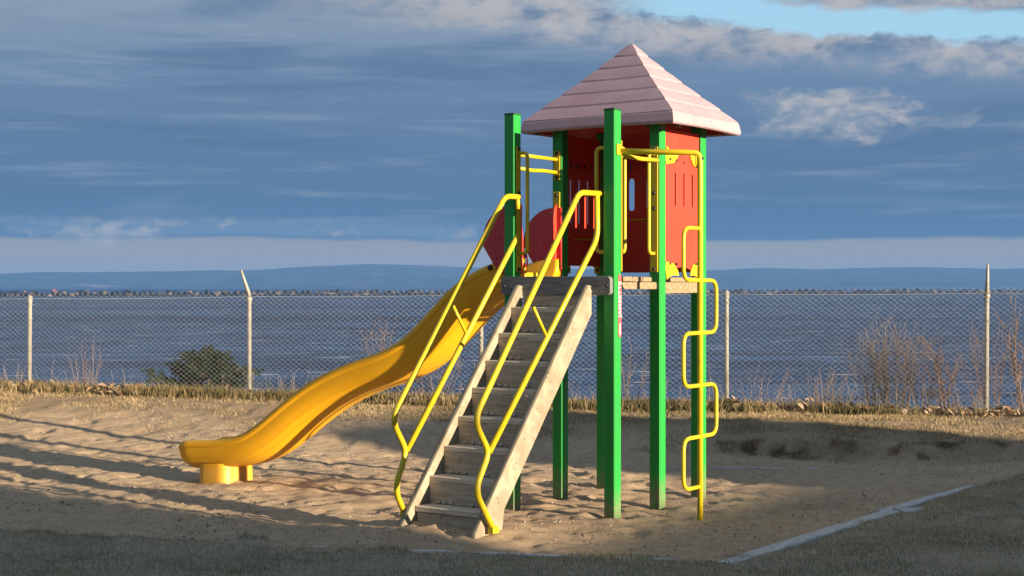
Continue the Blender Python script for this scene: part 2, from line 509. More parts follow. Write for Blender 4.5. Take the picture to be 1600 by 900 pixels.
def build_ground():
    xs = np.unique(np.concatenate([np.linspace(-60, -14, 12), np.linspace(-14, -6.5, 40), np.arange(-6.5, 6.5, .036), np.linspace(6.5, 14, 40), np.linspace(14, 60, 14)]).round(4))
    ys = np.unique(np.concatenate([np.linspace(-40, 6, 16), np.linspace(6, 7.8, 16), np.arange(7.8, 15.5, .034), np.arange(15.5, 19.6, .07), np.linspace(19.6, 50, 24)]).round(4))
    X, Y = np.meshgrid(xs, ys)
    Z = height(X.ravel(), Y.ravel())
    # trodden footprints, heel and sole, in a few wandering tracks
    fp = random.Random(23)
    xf, yf = X.ravel(), Y.ravel()
    for tr in range(26):
        x0 = fp.uniform(-4.8, 2.2); y0 = fp.uniform(9.6, 13.8); an = fp.uniform(0, 6.28)
        for st_ in range(fp.randint(3, 8)):
            an += fp.uniform(-.35, .35)
            x0 += .42 * math.cos(an); y0 += .42 * math.sin(an)
            sd = .09 if st_ % 2 else -.09
            cx, cy = x0 - sd * math.sin(an), y0 + sd * math.cos(an)
            k = (np.abs(xf - cx) < .3) & (np.abs(yf - cy) < .3)
            a = (xf[k] - cx) * math.cos(an) + (yf[k] - cy) * math.sin(an)
            b_ = -(xf[k] - cx) * math.sin(an) + (yf[k] - cy) * math.cos(an)
            sole = np.exp(-(((a - .05) / .075) ** 4 + (b_ / .046) ** 4)) + .9 * np.exp(-(((a + .09) / .042) ** 4 + (b_ / .036) ** 4))
            rim = np.exp(-((np.hypot(a / 1.9, b_) - .072) / .020) ** 2)
            m_ = masks(xf[k], yf[k])
            Z[k] += (-.017 * np.clip(sole, 0, 1) + .0065 * rim) * (1 - m_[0]) * (1 - m_[1])
    V = np.stack([X.ravel(), Y.ravel(), Z], 1)
    nx, ny = len(xs), len(ys)
    i = (np.arange(ny - 1)[:, None] * nx + np.arange(nx - 1)[None, :]).ravel()
    me = fast_mesh('ground', V, np.stack([i, i + 1, i + 1 + nx, i + nx], 1))
    t, s, sc = masks(X.ravel(), Y.ravel())
    at = me.color_attributes.new('cover', 'FLOAT_COLOR', 'POINT')
    at.data.foreach_set('color', np.stack([t, s, sc, np.ones_like(t)], 1).astype(np.float32).ravel())
    m, N, b = principled('ground_cover', .95, .12)
    va = N.new('ShaderNodeVertexColor', layer_name='cover')
    sep = N.new('ShaderNodeSeparateColor'); N.l.new(va.outputs[0], sep.inputs[0])
    pos = N.new('ShaderNodeNewGeometry').outputs['Position']
    n1 = N.noise(pos, 1.6, 6, .6, .3); n2 = N.noise(pos, 11, 6, .68); n3 = N.noise(pos, 95, 3, .7); n4 = N.noise(pos, 320, 2, .6)
    grain = N.add(N.mul(n2, .4), N.add(N.mul(n3, .35), N.mul(n4, .25)))
    sand = N.ramp(grain, [(.30, (.24, .163, .098)), (.44, (.42, .305, .192)), (.56, (.535, .40, .260)), (.72, (.68, .535, .37))])
    sand = N.mix(N.mul(N.smooth(n1, .48, .70), .55), sand, (.33, .245, .170))
    speck = N.smooth(N.noise(pos, 60, 2, .5), .665, .70)
    sand = N.mix(N.mul(speck, .75), sand, (.10, .075, .05))
    turf = N.ramp(grain, [(.30, (.21, .178, .130)), (.5, (.36, .310, .230)), (.7, (.50, .44, .335))])
    straw = N.ramp(grain, [(.30, (.17, .12, .070)), (.5, (.33, .24, .145)), (.68, (.46, .35, .22))])
    dirt = N.ramp(grain, [(.30, (.07, .055, .04)), (.7, (.20, .155, .11))])
    col = N.mix(sep.outputs[1], sand, straw)
    col = N.mix(sep.outputs[0], col, turf)
    col = N.mix(N.smooth(sep.outputs[2], .25, .7), col, dirt)
    N.l.new(col, b.inputs['Base Color'])
    set_bump(N, b, N.add(N.mul(n2, .30), N.add(N.mul(n3, .45), N.mul(n4, .25))), .9, .030)
    o = link('ground', me, m, smooth=True)
    tag(o, kind='structure')
build_ground()

# ------------------------------------------------------------------ water
WATER_Z = -6.0
def build_water():
    ds = np.concatenate([np.linspace(30, 200, 20), np.geomspace(210, 6200, 36)])
    a = np.linspace(-.95, .95, 41)
    D, Aa = np.meshgrid(ds, a)
    V = np.stack([(D * np.tan(Aa)).ravel(), D.ravel(), np.full(D.size, WATER_Z)], 1)
    ny, nx = D.shape
    i = (np.arange(ny - 1)[:, None] * nx + np.arange(nx - 1)[None, :]).ravel()
    me = fast_mesh('water', V, np.stack([i, i + nx, i + nx + 1, i + 1], 1)[:, ::-1])
    m = bpy.data.materials.new('lake_water'); m.use_nodes = True
    N = Nodes(m.node_tree); N.n.clear()
    out = N.new('ShaderNodeOutputMaterial')
    pos = N.new('ShaderNodeNewGeometry').outputs['Position']
    w1 = N.noise(N.vmul(pos, (.10, .28, 0)), 1.0, 7, .62, .3)
    w2 = N.noise(N.vmul(pos, (.55, 1.3, 0)), 1.0, 5, .62, .3)
    w3 = N.noise(N.vmul(pos, (.004, .016, 0)), 1.0, 6, .62, .3)
    w4 = N.noise(N.vmul(pos, (.03, .075, 0)), 1.0, 6, .65, .3)
    f = N.add(N.mul(w1, .35), N.add(N.mul(w4, .35), N.mul(w3, .30)))
    col = N.mix(N.smooth(f, .43, .58), (.004, .024, .072), (.030, .098, .215))
    cap = N.mul(N.smooth(N.noise(N.vmul(pos, (.13, .50, 0)), 1.0, 5, .62, .2), .625, .655), N.smooth(w3, .38, .52))  # whitecaps, made frequent so the pale flecks also paint the sparkle
    col = N.mix(N.mul(cap, .85), col, (.62, .64, .66))
    bp = N.new('ShaderNodeBump'); bp.inputs['Strength'].default_value = 1.0; bp.inputs['Distance'].default_value = 4.0
    N.l.new(N.add(N.mul(w1, .75), N.mul(w2, .25)), bp.inputs['Height'])
    df = N.new('ShaderNodeBsdfDiffuse'); gl = N.new('ShaderNodeBsdfGlossy'); mx = N.new('ShaderNodeMixShader')
    gl.inputs['Roughness'].default_value = .30
    mx.inputs[0].default_value = .10          # mean reflectance of a wind-roughened surface
    N.l.new(col, df.inputs['Color'])
    N.l.new(bp.outputs[0], gl.inputs['Normal'])
    N.l.new(df.outputs[0], mx.inputs[1]); N.l.new(gl.outputs[0], mx.inputs[2]); N.l.new(mx.outputs[0], out.inputs['Surface'])
    o = link('water', me, m)
    tag(o, kind='structure')
build_water()

# ------------------------------------------------------------------ far hills
def build_hills():
    px = np.array([-900, -300, 0, 60, 150, 260, 330, 400, 450, 520, 585, 650, 720, 800, 900, 1000, 1110, 1160, 1210, 1280, 1330, 1400, 1440, 1500, 1560, 1600, 1900, 2600])
    py = np.array([432, 429, 428, 425, 424.5, 423, 422, 421, 418.5, 414.5, 411.5, 413, 417, 419, 420, 420, 421, 419, 418, 419.5, 418, 417, 416.5, 418.5, 419.5, 418, 421, 426])
    xs = np.linspace(-900, 2600, 560)
    prof = np.interp(xs, px, py) + .5 * vnoise(xs / 24, xs * 0, 71) + .3 * vnoise(xs / 7, xs * 0, 72)
    D0 = 5600.0
    dep = np.array([0, .02, .07, .14, .24, .36, .52, .7, .85, 1.0]) * 1500
    rise = np.array([-.02, .03, .10, .24, .40, .58, .80, .95, 1.0, .80])
    X = (xs - 800) / FOC * 6700.0
    ztop = CAM_H + (447 - prof) / FOC * 6700.0
    V = []
    for dd, rr in zip(dep, rise):
        jx = 25 * vnoise(X / 160, X * 0 + dd, 75)
        V.append(np.stack([X * (D0 + dd) / 6700.0 + jx, np.full_like(X, D0 + dd) + 60 * vnoise(X / 300, X * 0 + dd / 90, 76),
                           WATER_Z + (ztop - WATER_Z) * rr + (rr > 0) * (rr < .95) * 6 * vnoise(X / 110, X * 0 + dd / 50, 77)], 1))
    V = np.concatenate(V)
    nx = len(xs)
    i = (np.arange(len(dep) - 1)[:, None] * nx + np.arange(nx - 1)[None, :]).ravel()
    me = fast_mesh('hills', V, np.stack([i, i + 1, i + 1 + nx, i + nx], 1))
    m, N, b = principled('forested_hills', 1.0, .05)
    pos = N.new('ShaderNodeNewGeometry').outputs['Position']
    n = N.noise(pos, .006, 6, .6)
    col = N.mix(N.smooth(n, .4, .65), (.025, .045, .03), (.07, .075, .05))
    pat = N.smooth(N.noise(N.vmul(pos, (.0022, .006, .02)), 1.0, 3, .5), .67, .70)
    col = N.mix(N.mul(pat, .6), col, (.35, .33, .28))
    N.l.new(col, b.inputs['Base Color'])
    tag(link('hills', me, m, smooth=True), kind='structure')
build_hills()

# ------------------------------------------------------------------ air over the lake
def build_haze():
    mb = MB()
    x0, x1, y0, y1, z0, z1 = -9000, 9000, -70, 7900, -10.2, 114
    mb.addvf([(x0, y0, z0), (x1, y0, z0), (x1, y1, z0), (x0, y1, z0), (x0, y0, z1), (x1, y0, z1), (x1, y1, z1), (x0, y1, z1)],
             [(0, 3, 2, 1), (4, 5, 6, 7), (0, 1, 5, 4), (1, 2, 6, 5), (2, 3, 7, 6), (3, 0, 4, 7)])
    m = bpy.data.materials.new('haze_air'); m.use_nodes = True
    N = Nodes(m.node_tree); N.n.clear()
    out = N.new('ShaderNodeOutputMaterial')
    pv = N.new('ShaderNodeVolumePrincipled')
    pv.inputs['Color'].default_value = (.145, .335, .72, 1)
    pv.inputs['Density'].default_value = 1.7e-4
    pv.inputs['Anisotropy'].default_value = 0.0
    N.l.new(pv.outputs[0], out.inputs['Volume'])
    o = mb.build('haze', m)
    tag(o, 'pale blue air fading the far shore beyond the lake', 'haze', kind='stuff')
build_haze()

# ------------------------------------------------------------------ breakwater and marker
def build_breakwater():
    P0 = np.array([-520., 985.]); P1 = np.array([640., 1560.])
    d = P1 - P0; L = np.linalg.norm(d); d /= L; nrm = np.array([-d[1], d[0]])
    root = empty('breakwater', (0, 1200, WATER_Z))
    tag(root, 'long low breakwater of dark boulders lying across the lake behind the fence', 'breakwater')
    ico = bmesh.new(); bmesh.ops.create_icosphere(ico, subdivisions=1, radius=1.0)
    iv = np.array([v.co[:] for v in ico.verts]); ico.verts.index_update()
    fi = np.array([[v.index for v in f.verts] for f in ico.faces]); ico.free()
    V = []; Fc = []; o = 0
    n = 900
    for k in range(n):
        t = rng.random() * L
        lay = rng.random()
        off = rng.normal(0, 1.0) * (2.8 - 1.8 * lay)
        s = rng.uniform(1.2, 2.6) * (1.2 - .3 * lay)
        c = P0 + d * t + nrm * off
        q = iv * (1 + rng.uniform(-.28, .28, (len(iv), 1))) * np.array([s * rng.uniform(.9, 1.6), s, s * rng.uniform(.6, .95)])
        an = rng.random() * 6.28
        q = np.stack([q[:, 0] * math.cos(an) - q[:, 1] * math.sin(an), q[:, 0] * math.sin(an) + q[:, 1] * math.cos(an), q[:, 2]], 1)
        V.append(q + np.array([c[0], c[1] - 1200, -.2 + lay * 3.6])); Fc.append(fi + o); o += len(iv)
    me = fast_mesh('boulders', np.concatenate(V), np.concatenate(Fc))
    m, N, b = principled('dark_boulders', .9, .2)
    pos = N.new('ShaderNodeNewGeometry')
    N.l.new(N.mix(N.smooth(pos.outputs['Random Per Island'], .55, 1.0), (.008, .008, .009), (.13, .11, .095)), b.inputs['Base Color'])
    tag(link('boulders', me, m, root), kind='stuff')
    mb = MB()
    rows = []
    for t in np.linspace(0, L, 60):
        c = P0 + d * t
        for off, zz in ((-5.5, -.6), (-2.6, 1.0 + rng.uniform(-.3, .3)), (0, 1.9 + rng.uniform(-.4, .4)), (2.6, 1.2), (5.5, -.6)):
            rows.append((c[0] + nrm[0] * off, c[1] + nrm[1] * off - 1200, zz))
    mb.addvf(rows, [(i * 5 + j, i * 5 + j + 1, i * 5 + j + 6, i * 5 + j + 5) for i in range(59) for j in range(4)])
    mb.build('rubble_core', m, root)
    # round marker at its left end
    bx = -.3108 * 1083; by = 1083
    r2 = empty('marker_buoy', (bx, by, WATER_Z))
    tag(r2, 'small round pink marker buoy standing up behind the leftmost fence bay', 'buoy')
    mb = MB()
    prof = [(0.02, 2.4), (.55, 2.55), (1.05, 2.95), (1.35, 3.5), (1.4, 4.1), (1.1, 4.8), (.6, 5.2), (.02, 5.35)]
    nn = 12
    vs = [(r * math.cos(2 * math.pi * k / nn), r * math.sin(2 * math.pi * k / nn), z) for r, z in prof for k in range(nn)]
    fs = [(i * nn + k, i * nn + (k + 1) % nn, (i + 1) * nn + (k + 1) % nn, (i + 1) * nn + k) for i in range(len(prof) - 1) for k in range(nn)]
    mb.addvf(vs, fs)
    mb.build('float_ball', worn('buoy_pink', (.62, .16, .17), (.5, .12, .12), .5), r2, True)
    MB().tube([(0, 0, -1.5), (0, 0, 2.6)], .25, 8).build('mast', M_STEEL, r2, True)
build_breakwater()

# ------------------------------------------------------------------ off-frame house whose shadow covers the near lawn
def build_house():
    dq = Vector((math.sin(SUN_AZ), math.cos(SUN_AZ), 0))             # across the sunlight
    dt = Vector((-math.cos(SUN_AZ), math.sin(SUN_AZ), 0))            # down the sunlight
    org = dq * 5 + dt * -18
    ang = math.atan2(dq.y, dq.x)
    root = empty('house', (org.x, org.y, 0), ang)                   # local x = across, local y = down-sun
    tag(root, 'pale clapboard house standing out of frame to the right, shading the lawn', 'house')
    mw = worn('clapboard_white', (.62, .6, .56), (.5, .48, .44), .7)
    mr = worn('roof_shingle_grey', (.09, .085, .085), (.14, .13, .12), .9, .5, 5)
    mg, N, b = principled('house_glass', .08); b.inputs['Base Color'].default_value = (.03, .04, .05, 1)
    def block(q0, q1, ridge, eave):
        a0, a1 = q0 - 5, q1 - 5
        MB().addvf([(a0, -3.2, -.3), (a1, -3.2, -.3), (a1, 3.2, -.3), (a0, 3.2, -.3), (a0, -3.2, eave), (a1, -3.2, eave), (a1, 3.2, eave), (a0, 3.2, eave), (a0, 0, ridge - .15), (a1, 0, ridge - .15)],
                   [(0, 1, 5, 4), (2, 3, 7, 6), (0, 4, 8, 7, 3), (1, 2, 6, 9, 5)]).build('wall', mw, root)
        for s in (-1, 1):
            p = MB()
            e = eave - .12; y = 3.55 * s
            p.addvf([(a0, 0, ridge - .12), (a1, 0, ridge - .12), (a1, y, e - .12), (a0, y, e - .12), (a0, 0, ridge), (a1, 0, ridge), (a1, y, e), (a0, y, e)],
                    [(0, 1, 2, 3), (4, 7, 6, 5), (0, 4, 5, 1), (1, 5, 6, 2), (2, 6, 7, 3), (3, 7, 4, 0)])
            p.build('roof', mr, root)
        n = max(1, int((q1 - q0) / 2.2))
        for k in range(n):
            xc = a0 + (k + .5) * (a1 - a0) / n
            w = MB().box((xc - .5, 3.19, 1.0), (xc + .5, 3.26, 2.2)).build('window', mw, root)
            MB().box((xc - .42, 3.25, 1.08), (xc + .42, 3.275, 2.12), .002).build('pane', mg, w)
    block(-9.0, 7.2, 7.0, 4.4)
    block(7.21, 10.9, 3.75, 2.4)
    block(10.91, 13.95, 4.75, 3.0)
build_house()

# ================================================================== the play structure
TH = R(35)
ORG = (0.004, 10.63, 0.0)
U, V_ = 0.84, 0.63                       # post spacing across the stairs / along the deck
DECK = 1.665
play = empty('play_structure', ORG, -TH)   # local x: across the stairs, local y: away from the stairs
tag(play, 'red, green and yellow playground tower with pink roof, yellow slide and wooden stairs', 'playground')

# bolt shared by every fitting
def make_bolt(r=.011, h=.009):
    b = MB(); n = 8
    vs = []
    for rr, z in ((r, 0), (r, h * .5), (r * .7, h), (0.0008, h * 1.05)):
        vs += [(rr * math.cos(2 * math.pi * k / n), rr * math.sin(2 * math.pi * k / n), z) for k in range(n)]
    b.addvf(vs, [(i * n + k, i * n + (k + 1) % n, (i + 1) * n + (k + 1) % n, (i + 1) * n + k) for i in range(3) for k in range(n)])
    me = bpy.data.meshes.new('bolt'); me.from_pydata(b.v, [], b.f)
    me.polygons.foreach_set('use_smooth', [True] * len(me.polygons))
    return me
BOLT_ME = make_bolt(); BOLT_ME.materials.append(M_BOLT)
BOLT_ST = make_bolt(.010, .010); BOLT_ST.materials.append(M_STEEL)
AX = {'-y': (R(90), 0, 0), '+x': (0, R(90), 0), '-x': (0, R(-90), 0), '+z': (0, 0, 0), '-z': (R(180), 0, 0), '+y': (R(-90), 0, 0)}
def bolt(p, d, parent, me=None, s=1.0):
    o = bpy.data.objects.new('bolt', me or BOLT_ME)
    COL.objects.link(o); o.parent = parent
    o.location = p; o.rotation_euler = AX[d]; o.scale = (s, s, s)
    return o

# ---- posts
PW = .0445
POSTS = {'A': (0, 0), 'B': (U, 0), 'C': (0, V_), 'E': (U, V_), 'D': (0, 2 * V_), 'F': (U, 2 * V_)}
TOPS = {'A': 2.835, 'B': 2.812, 'C': 2.80, 'E': 2.80, 'D': 2.80, 'F': 2.80}
POB = {}
for k, (s, w) in POSTS.items():
    p = MB().box((s - PW, w - PW, -.35), (s + PW, w + PW, TOPS[k]), .007).build('post', M_GREEN, play)
    POB[k] = p
    MB().box((s - PW - .001, w - PW - .001, TOPS[k] - .006), (s + PW + .001, w + PW + .001, TOPS[k] + .010), .004).build('post_cap', M_DARKCAP, p)

# ---- deck: rim frame and planks
fr = MB()
z0, z1 = 1.578, 1.628
fr.box((U - .018, PW + .004, z0), (U + .020, V_ - PW - .004, z1), .003)
fr.box((U - .018, V_ + PW + .004, z0 - .03), (U + .015, 2 * V_ - PW - .004, z1), .003)
fr.box((-.02, PW + .004, z0), (.018, V_ - PW - .004, z1), .003)
fr.box((-.02, V_ + PW + .004, z0), (.018, 2 * V_ - PW - .004, z1), .003)
fr.box((PW + .004, 2 * V_ - .02, z0), (U - PW - .004, 2 * V_ + .018, z1), .003)
fr.box((PW + .004, V_ - .02, z0), (U - PW - .004, V_ + .018, z1), .003)
frame = fr.build('deck_frame', M_WOODD, play)
MB().box((U - PW - .012, V_ - PW - .008, z0 - .005), (U - PW + .045, V_ - PW + .001, z1 - .004), .004).build('deck_bracket', worn('bracket_grey', (.10, .10, .11), (.2, .2, .2), .4), frame)
bolt((U - PW + .02, V_ - PW - .008, z0 + .02), '-y', frame)
n_pl = 10
pw = (2 * V_ + 2 * PW) / n_pl
for i in range(n_pl):
    w0 = -PW + i * pw + .0035; w1 = -PW + (i + 1) * pw - .0035
    # planks next to posts stop between them
    near = any(w0 - .002 < w + PW and w1 + .002 > w - PW for w in (0, V_, 2 * V_))
    ext = U - PW - .004 if near else U + .03 + rnd.uniform(-.004, .004)
    lo = PW + .004 if near else -.02
    dz = rnd.uniform(-.002, .002)
    MB().box((lo, w0, DECK - .034 + dz), (ext, w1, DECK + dz), .004).build('plank', M_WOODD, frame)

# ---- grey beam that carries the stairs
me = plate(rrect(-.045, .872, 1.538, 1.668, .028), [], .038, ((0, -PW - .0205, 0), (1, 0, 0), (0, 0, 1), (0, -1, 0)), .003)
beam = link('front_beam', me, M_WOODG, play)
for s, z in ((-.015, 1.60), (.845, 1.605), (.165, 1.585), (.66, 1.585), (.75, 1.6)):
    bolt((s, -PW - .040, z), '-y', beam, s=1.1 if s in (-.015, .845) else .6)

# ---- stairs
ST_W0 = -.155; RISE = .1813; RUN = .1545; TZ0 = .185; TW0 = -1.305
SLOPE = RISE / RUN
# stringer side outline in (w, z): tread nosings lie just behind its upper edge
def zline(w): return TZ0 + (w - TW0) * SLOPE
hw = .215
def stringer_outline():
    top = -.083
    return [(top - .04, zline(top - .04) + .035), (top, zline(top) - .02), (top, 1.405),
            (-1.12, zline(-1.12 - hw) + .045), (-1.17, -.06), (-1.435, -.06), (-1.435, zline(-1.435) + .045)]
for s in (.126, .704):
    o = [(p[0], p[1]) for p in stringer_outline()]
    link('stringer', plate(o, [], .038, ((s, 0, 0), (0, 1, 0), (0, 0, 1), (1, 0, 0)), .003), M_WOODL, play)
for i in range(8):
    w = TW0 + i * RUN; z = TZ0 + i * RISE
    j = rnd.uniform(-.002, .002)
    MB().box((.1465, w, z - .036 + j), (.6835, w + .20, z + j), .005).build('tread', M_WOODT, play)
    rs = MB().box((.1468, w + .150, z + .002 + j), (.6832, w + .172, z + RISE - .038), .003).build('riser', M_WOODR, play)
    for k in range(4):
        s = .22 + k * .055 + (.12 if k == 3 else 0) + rnd.uniform(-.01, .01)
        bolt((s, w + .149, z + .014 + j), '-y', rs, BOLT_ST, 1.25)
MB().box((.1468, TW0 + .018, -.05), (.6832, TW0 + .040, TZ0 - .038), .003).build('riser', M_WOODR, play)
# screw heads along the lit stringer
sc = [c for c in play.children if c.name.startswith('stringer')][1]
for w, z in ((-.62, 1.03), (-.64, 1.0), (-.60, .97), (-.75, .80), (-.73, .78), (-.9, .62), (-1.0, .47), (-1.02, .44), (-1.2, .27), (-1.19, .24), (-.3, 1.35), (-.33, 1.31)):
    bolt((.7235, w, z), '+x', sc, s=.35)

# ---- stair handrails
def handrail(s, pts, low, sup, strut, brk):
    P = lambda q: [(s, w, z) for w, z in q]
    r = .0195
    b = MB()
    b.tube(fillet(P(pts), [.0, .06, .10, .07, .09, .0], 7), r, 12)
    b.tube(fillet(P(low), .07, 7), r, 12)
    h = b.build('handrail', M_YELLOW, play, True)
    MB().tube(P(strut), .0115, 8).build('strut', M_YELLOW, h, True)
    w, z = pts[-1]
    MB().box((s - .020, w - .03, z - .03), (s + .026, w + .035, z + .012), .004).build('foot_plate', M_YELLOW, h)
    return h
handrail(.080, [(-.03, 2.238), (-.205, 2.236), (-1.46, .752), (-1.306, .534), (-1.430, .300), (-1.325, .135)],
         [(-.06, 1.955), (-.085, 1.925), (-1.306, .534)], None, [(-.812, 1.466), (-.654, 1.262)], None)
handrail(.762, [(-.03, 2.238), (-.305, 2.232), (-1.50, .785), (-1.342, .575), (-1.490, .355), (-1.302, .100)],
         [(-.078, 2.235), (-.074, 1.970), (-.10, 1.90), (-1.342, .575)], None, [(-.855, 1.464), (-.707, 1.274)], None)
# short stub under the left rail's head, as on its twin
MB().tube([(.080, -.052, 2.236), (.080, -.050, 2.15)], .0165, 10).build('rail_stub', M_YELLOW, play, True)

# ---- D-shaped grab handles with their bolting plates
def grab(post, d, plate_w=.05, z0=1.835, z1=2.555, out=.078, side=0.0):
    """d: unit direction (local x/y) in which the loop stands off the post"""
    s, w = POSTS[post]
    dx, dy = d
    a = PW + .007
    base = (s + dx * a + (-dy) * side, w + dy * a + dx * side)
    tip = (base[0] + dx * out, base[1] + dy * out)
    b = MB()
    b.tube(fillet([(base[0], base[1], z1), (tip[0], tip[1], z1), (tip[0], tip[1], z0), (base[0], base[1], z0)], [.0, .05, .05, 0], 6), .0135, 10)
    h = b.build('grab_handle', M_YELLOW, play, True)
    c0 = (s + dx * PW, w + dy * PW)
    px, py = abs(dy), abs(dx)
    hwid = plate_w / 2
    MB().box((c0[0] + dx * .001 - px * hwid + (-dy) * side, c0[1] + dy * .001 - py * hwid + dx * side, 1.70),
             (c0[0] + dx * .010 + px * hwid + (-dy) * side, c0[1] + dy * .010 + py * hwid + dx * side, z1 + .05), .003).build('bolting_plate', M_YELLOW, h)
    key = {(1, 0): '+x', (-1, 0): '-x', (0, 1): '+y', (0, -1): '-y'}[d]
    for z in (1.72, 2.16, 2.27, z1 + .035):
        bolt((c0[0] + dx * .010 + (-dy) * side, c0[1] + dy * .010 + dx * side, z), key, h, s=1.3)
    return h
grab('A', (1, 0), .055)
grab('B', (-1, 0), .055)
grab('B', (0, 1), .055, side=-.020)
grab('E', (0, -1), .062, out=.075)

# ---- barrier of two bars over the slide mouth
b = MB()
b.tube([(0, PW + .006, 2.553), (0, V_ - PW - .006, 2.553)], .0145, 10)
b.tube([(0, PW + .006, 2.455), (0, .25, 2.45), (0, .40, 2.457), (0, V_ - PW - .006, 2.455)], .0145, 10)
gr = b.build('guard_bars', M_YELLOW, play, True)
for w in (PW + .001, V_ - PW - .009):
    MB().box((-.026, w, 2.40), (.030, w + .008, 2.615), .003).build('bolting_plate', M_YELLOW, gr)
for z in (2.42, 2.597):
    bolt((0, V_ - PW - .009, z), '-y', gr, s=1.4)
MB().box((-.03, V_ - PW - .010, 2.17), (.03, V_ - PW - .001, 2.31), .003).build('hood_clip', M_YELLOW, gr)
bolt((.0, V_ - PW - .010, 2.285), '-y', gr, s=1.3)

# ---- wall panels of the roofed half
PZ0, PZ1 = 1.705, 2.745
def ear(cx, cz, sx, sz, w=.085, h=.085):
    """curved corner gusset outline"""
    pts = [(0, h * .15), (w * .10, h), (w * .3, h * .78), (w * .6, h * .66), (w, h * .70), (w * .92, h * .3), (w * .62, -.02), (w * .3, -h * .28), (w * .05, -h * .35)]
    return [(cx + p[0] * sx, cz + p[1] * sz) for p in pts]
# side panel facing the sun (E-F)
w0, w1 = V_ + PW + .004, 2 * V_ - PW - .004
foot = []
for t in np.linspace(0, 1, 9):          # arched lower edge
    foot.append((w0 + .03 + (w1 - w0 - .06) * t, PZ0 - .015 + .05 * math.sin(math.pi * t)))
outline = [(w0, PZ1), (w0, PZ0)] + foot + [(w1, PZ0), (w1, PZ1)]
holes = [slot(c, 2.185, 2.435, .022) for c in (.845, .978, 1.110)]
holes += [slot(c, 2.03, 2.038, .008, 3) for c in (.89, 1.06)]
p_ef = link('wall_panel', plate(outline, holes, .018, ((U + .020, 0, 0), (0, 1, 0), (0, 0, 1), (1, 0, 0)), .002), M_RED, play)
xo = U + .020 + .009
for c, sx in ((w0 + .002, 1), (w1 - .002, -1)):
    for z, sz, zb in ((2.50, 1, 2.525), (1.765, -1, 1.765)):
        wdt = .205 if sx > 0 else .15
        e = link('corner_gusset', plate(ear(c, z + .02 * sz, sx, sz, wdt, .10), [], .008, ((xo + .005, 0, 0), (0, 1, 0), (0, 0, 1), (1, 0, 0)), .001), M_YELLOW, p_ef)
        bolt((xo + .009, c + sx * .065, zb), '+x', p_ef, s=1.0)
        if sx > 0:
            bolt((xo + .009, c + sx * .165, zb - .003), '+x', p_ef, s=.9)
bolt((xo, .975, 2.512), '+x', p_ef, s=.9)
# far panel (D-F)
s0, s1 = PW + .004, U - PW - .004
holes = [slot(c, 2.185, 2.44, .055, 7) for c in (.262, .42, .578)]
p_df = link('wall_panel', plate([(s0, PZ1), (s0, PZ0), (s1, PZ0), (s1, PZ1)], holes, .018, ((0, 2 * V_ - .010, 0), (1, 0, 0), (0, 0, 1), (0, -1, 0)), .002), M_RED, play)
MB().box((s0 + .01, 2 * V_ - .030, 2.50), (s1 - .01, 2 * V_ - .020, 2.545), .002).build('cross_strip', M_RED, p_df)
for s in (.13, .262, .42, .578, .71):
    bolt((s, 2 * V_ - .030, 2.522), '-y', p_df, s=1.2)
MB().tube([(s0 + .02, 2 * V_ - .024, 2.118), (s1 - .02, 2 * V_ - .024, 2.118)], .006, 6).build('seam_bead', M_YELLOW, p_df)
# left panel (C-D)
holes = [slot(c, 2.075, 2.425, .030) for c in (.785, .905, 1.03, 1.15)]
p_cd = link('wall_panel', plate([(w0, PZ1), (w0, PZ0 + .02), (w0 + .1, PZ0 + .05), (w1 - .1, PZ0 + .05), (w1, PZ0 + .02), (w1, PZ1)], holes, .018, ((-.010, 0, 0), (0, 1, 0), (0, 0, 1), (1, 0, 0)), .002), M_RED, play)
MB().box((.0, w0 + .01, 2.495), (.010, w1 - .01, 2.54), .002).build('cross_strip', M_RED, p_cd)
for w in (.76, .86, .96, 1.06):
    bolt((.010, w, 2.518), '+x', p_cd, s=1.2)
MB().tube([(.006, .80, 1.955), (.006, 1.10, 1.965)], .005, 6).build('seam_bead', M_YELLOW, p_cd)
for w in (.72, 1.15):
    link('corner_gusset', plate(rrect(w - .04, w + .04, 1.695, 1.755, .012), [], .008, ((.006, 0, 0), (0, 1, 0), (0, 0, 1), (1, 0, 0)), .001), M_YELLOW, p_cd)
    bolt((.010, w, 1.725), '+x', p_cd, s=1.2)

# ---- roof
RC = (U / 2 + .012, 1.5 * V_ + .008)
RA, RB = .650, .531
RZ0, RZF, RZT = 2.748, 2.842, 3.432
def ring(a, b, z, seg=8, bow=0.0, sag=0.0):
    """rounded-corner rectangle of points, sides slightly bowed"""
    pts = []
    cs = [(-a, -b), (a, -b), (a, b), (-a, b)]
    for i in range(4):
        p, q = cs[i], cs[(i + 1) % 4]
        L = math.hypot(q[0] - p[0], q[1] - p[1])
        nx, ny = (q[1] - p[1]) / max(L, 1e-6), -(q[0] - p[0]) / max(L, 1e-6)
        for k in range(seg):
            t = k / seg
            f = math.sin(math.pi * t)
            pts.append((RC[0] + p[0] + (q[0] - p[0]) * t + nx * bow * f, RC[1] + p[1] + (q[1] - p[1]) * t + ny * bow * f, z + sag * f))
    return pts
def rings(levels, seg=8, cap=False):
    mb = MB(); vs = []
    for lv in levels: vs += ring(*lv[:3], seg, *(lv[3:] if len(lv) > 3 else ()))
    n = seg * 4
    fs = [(i * n + k, i * n + (k + 1) % n, (i + 1) * n + (k + 1) % n, (i + 1) * n + k) for i in range(len(levels) - 1) for k in range(n)]
    if cap: fs.append(tuple((len(levels) - 1) * n + k for k in range(n)))
    return mb.addvf(vs, fs)
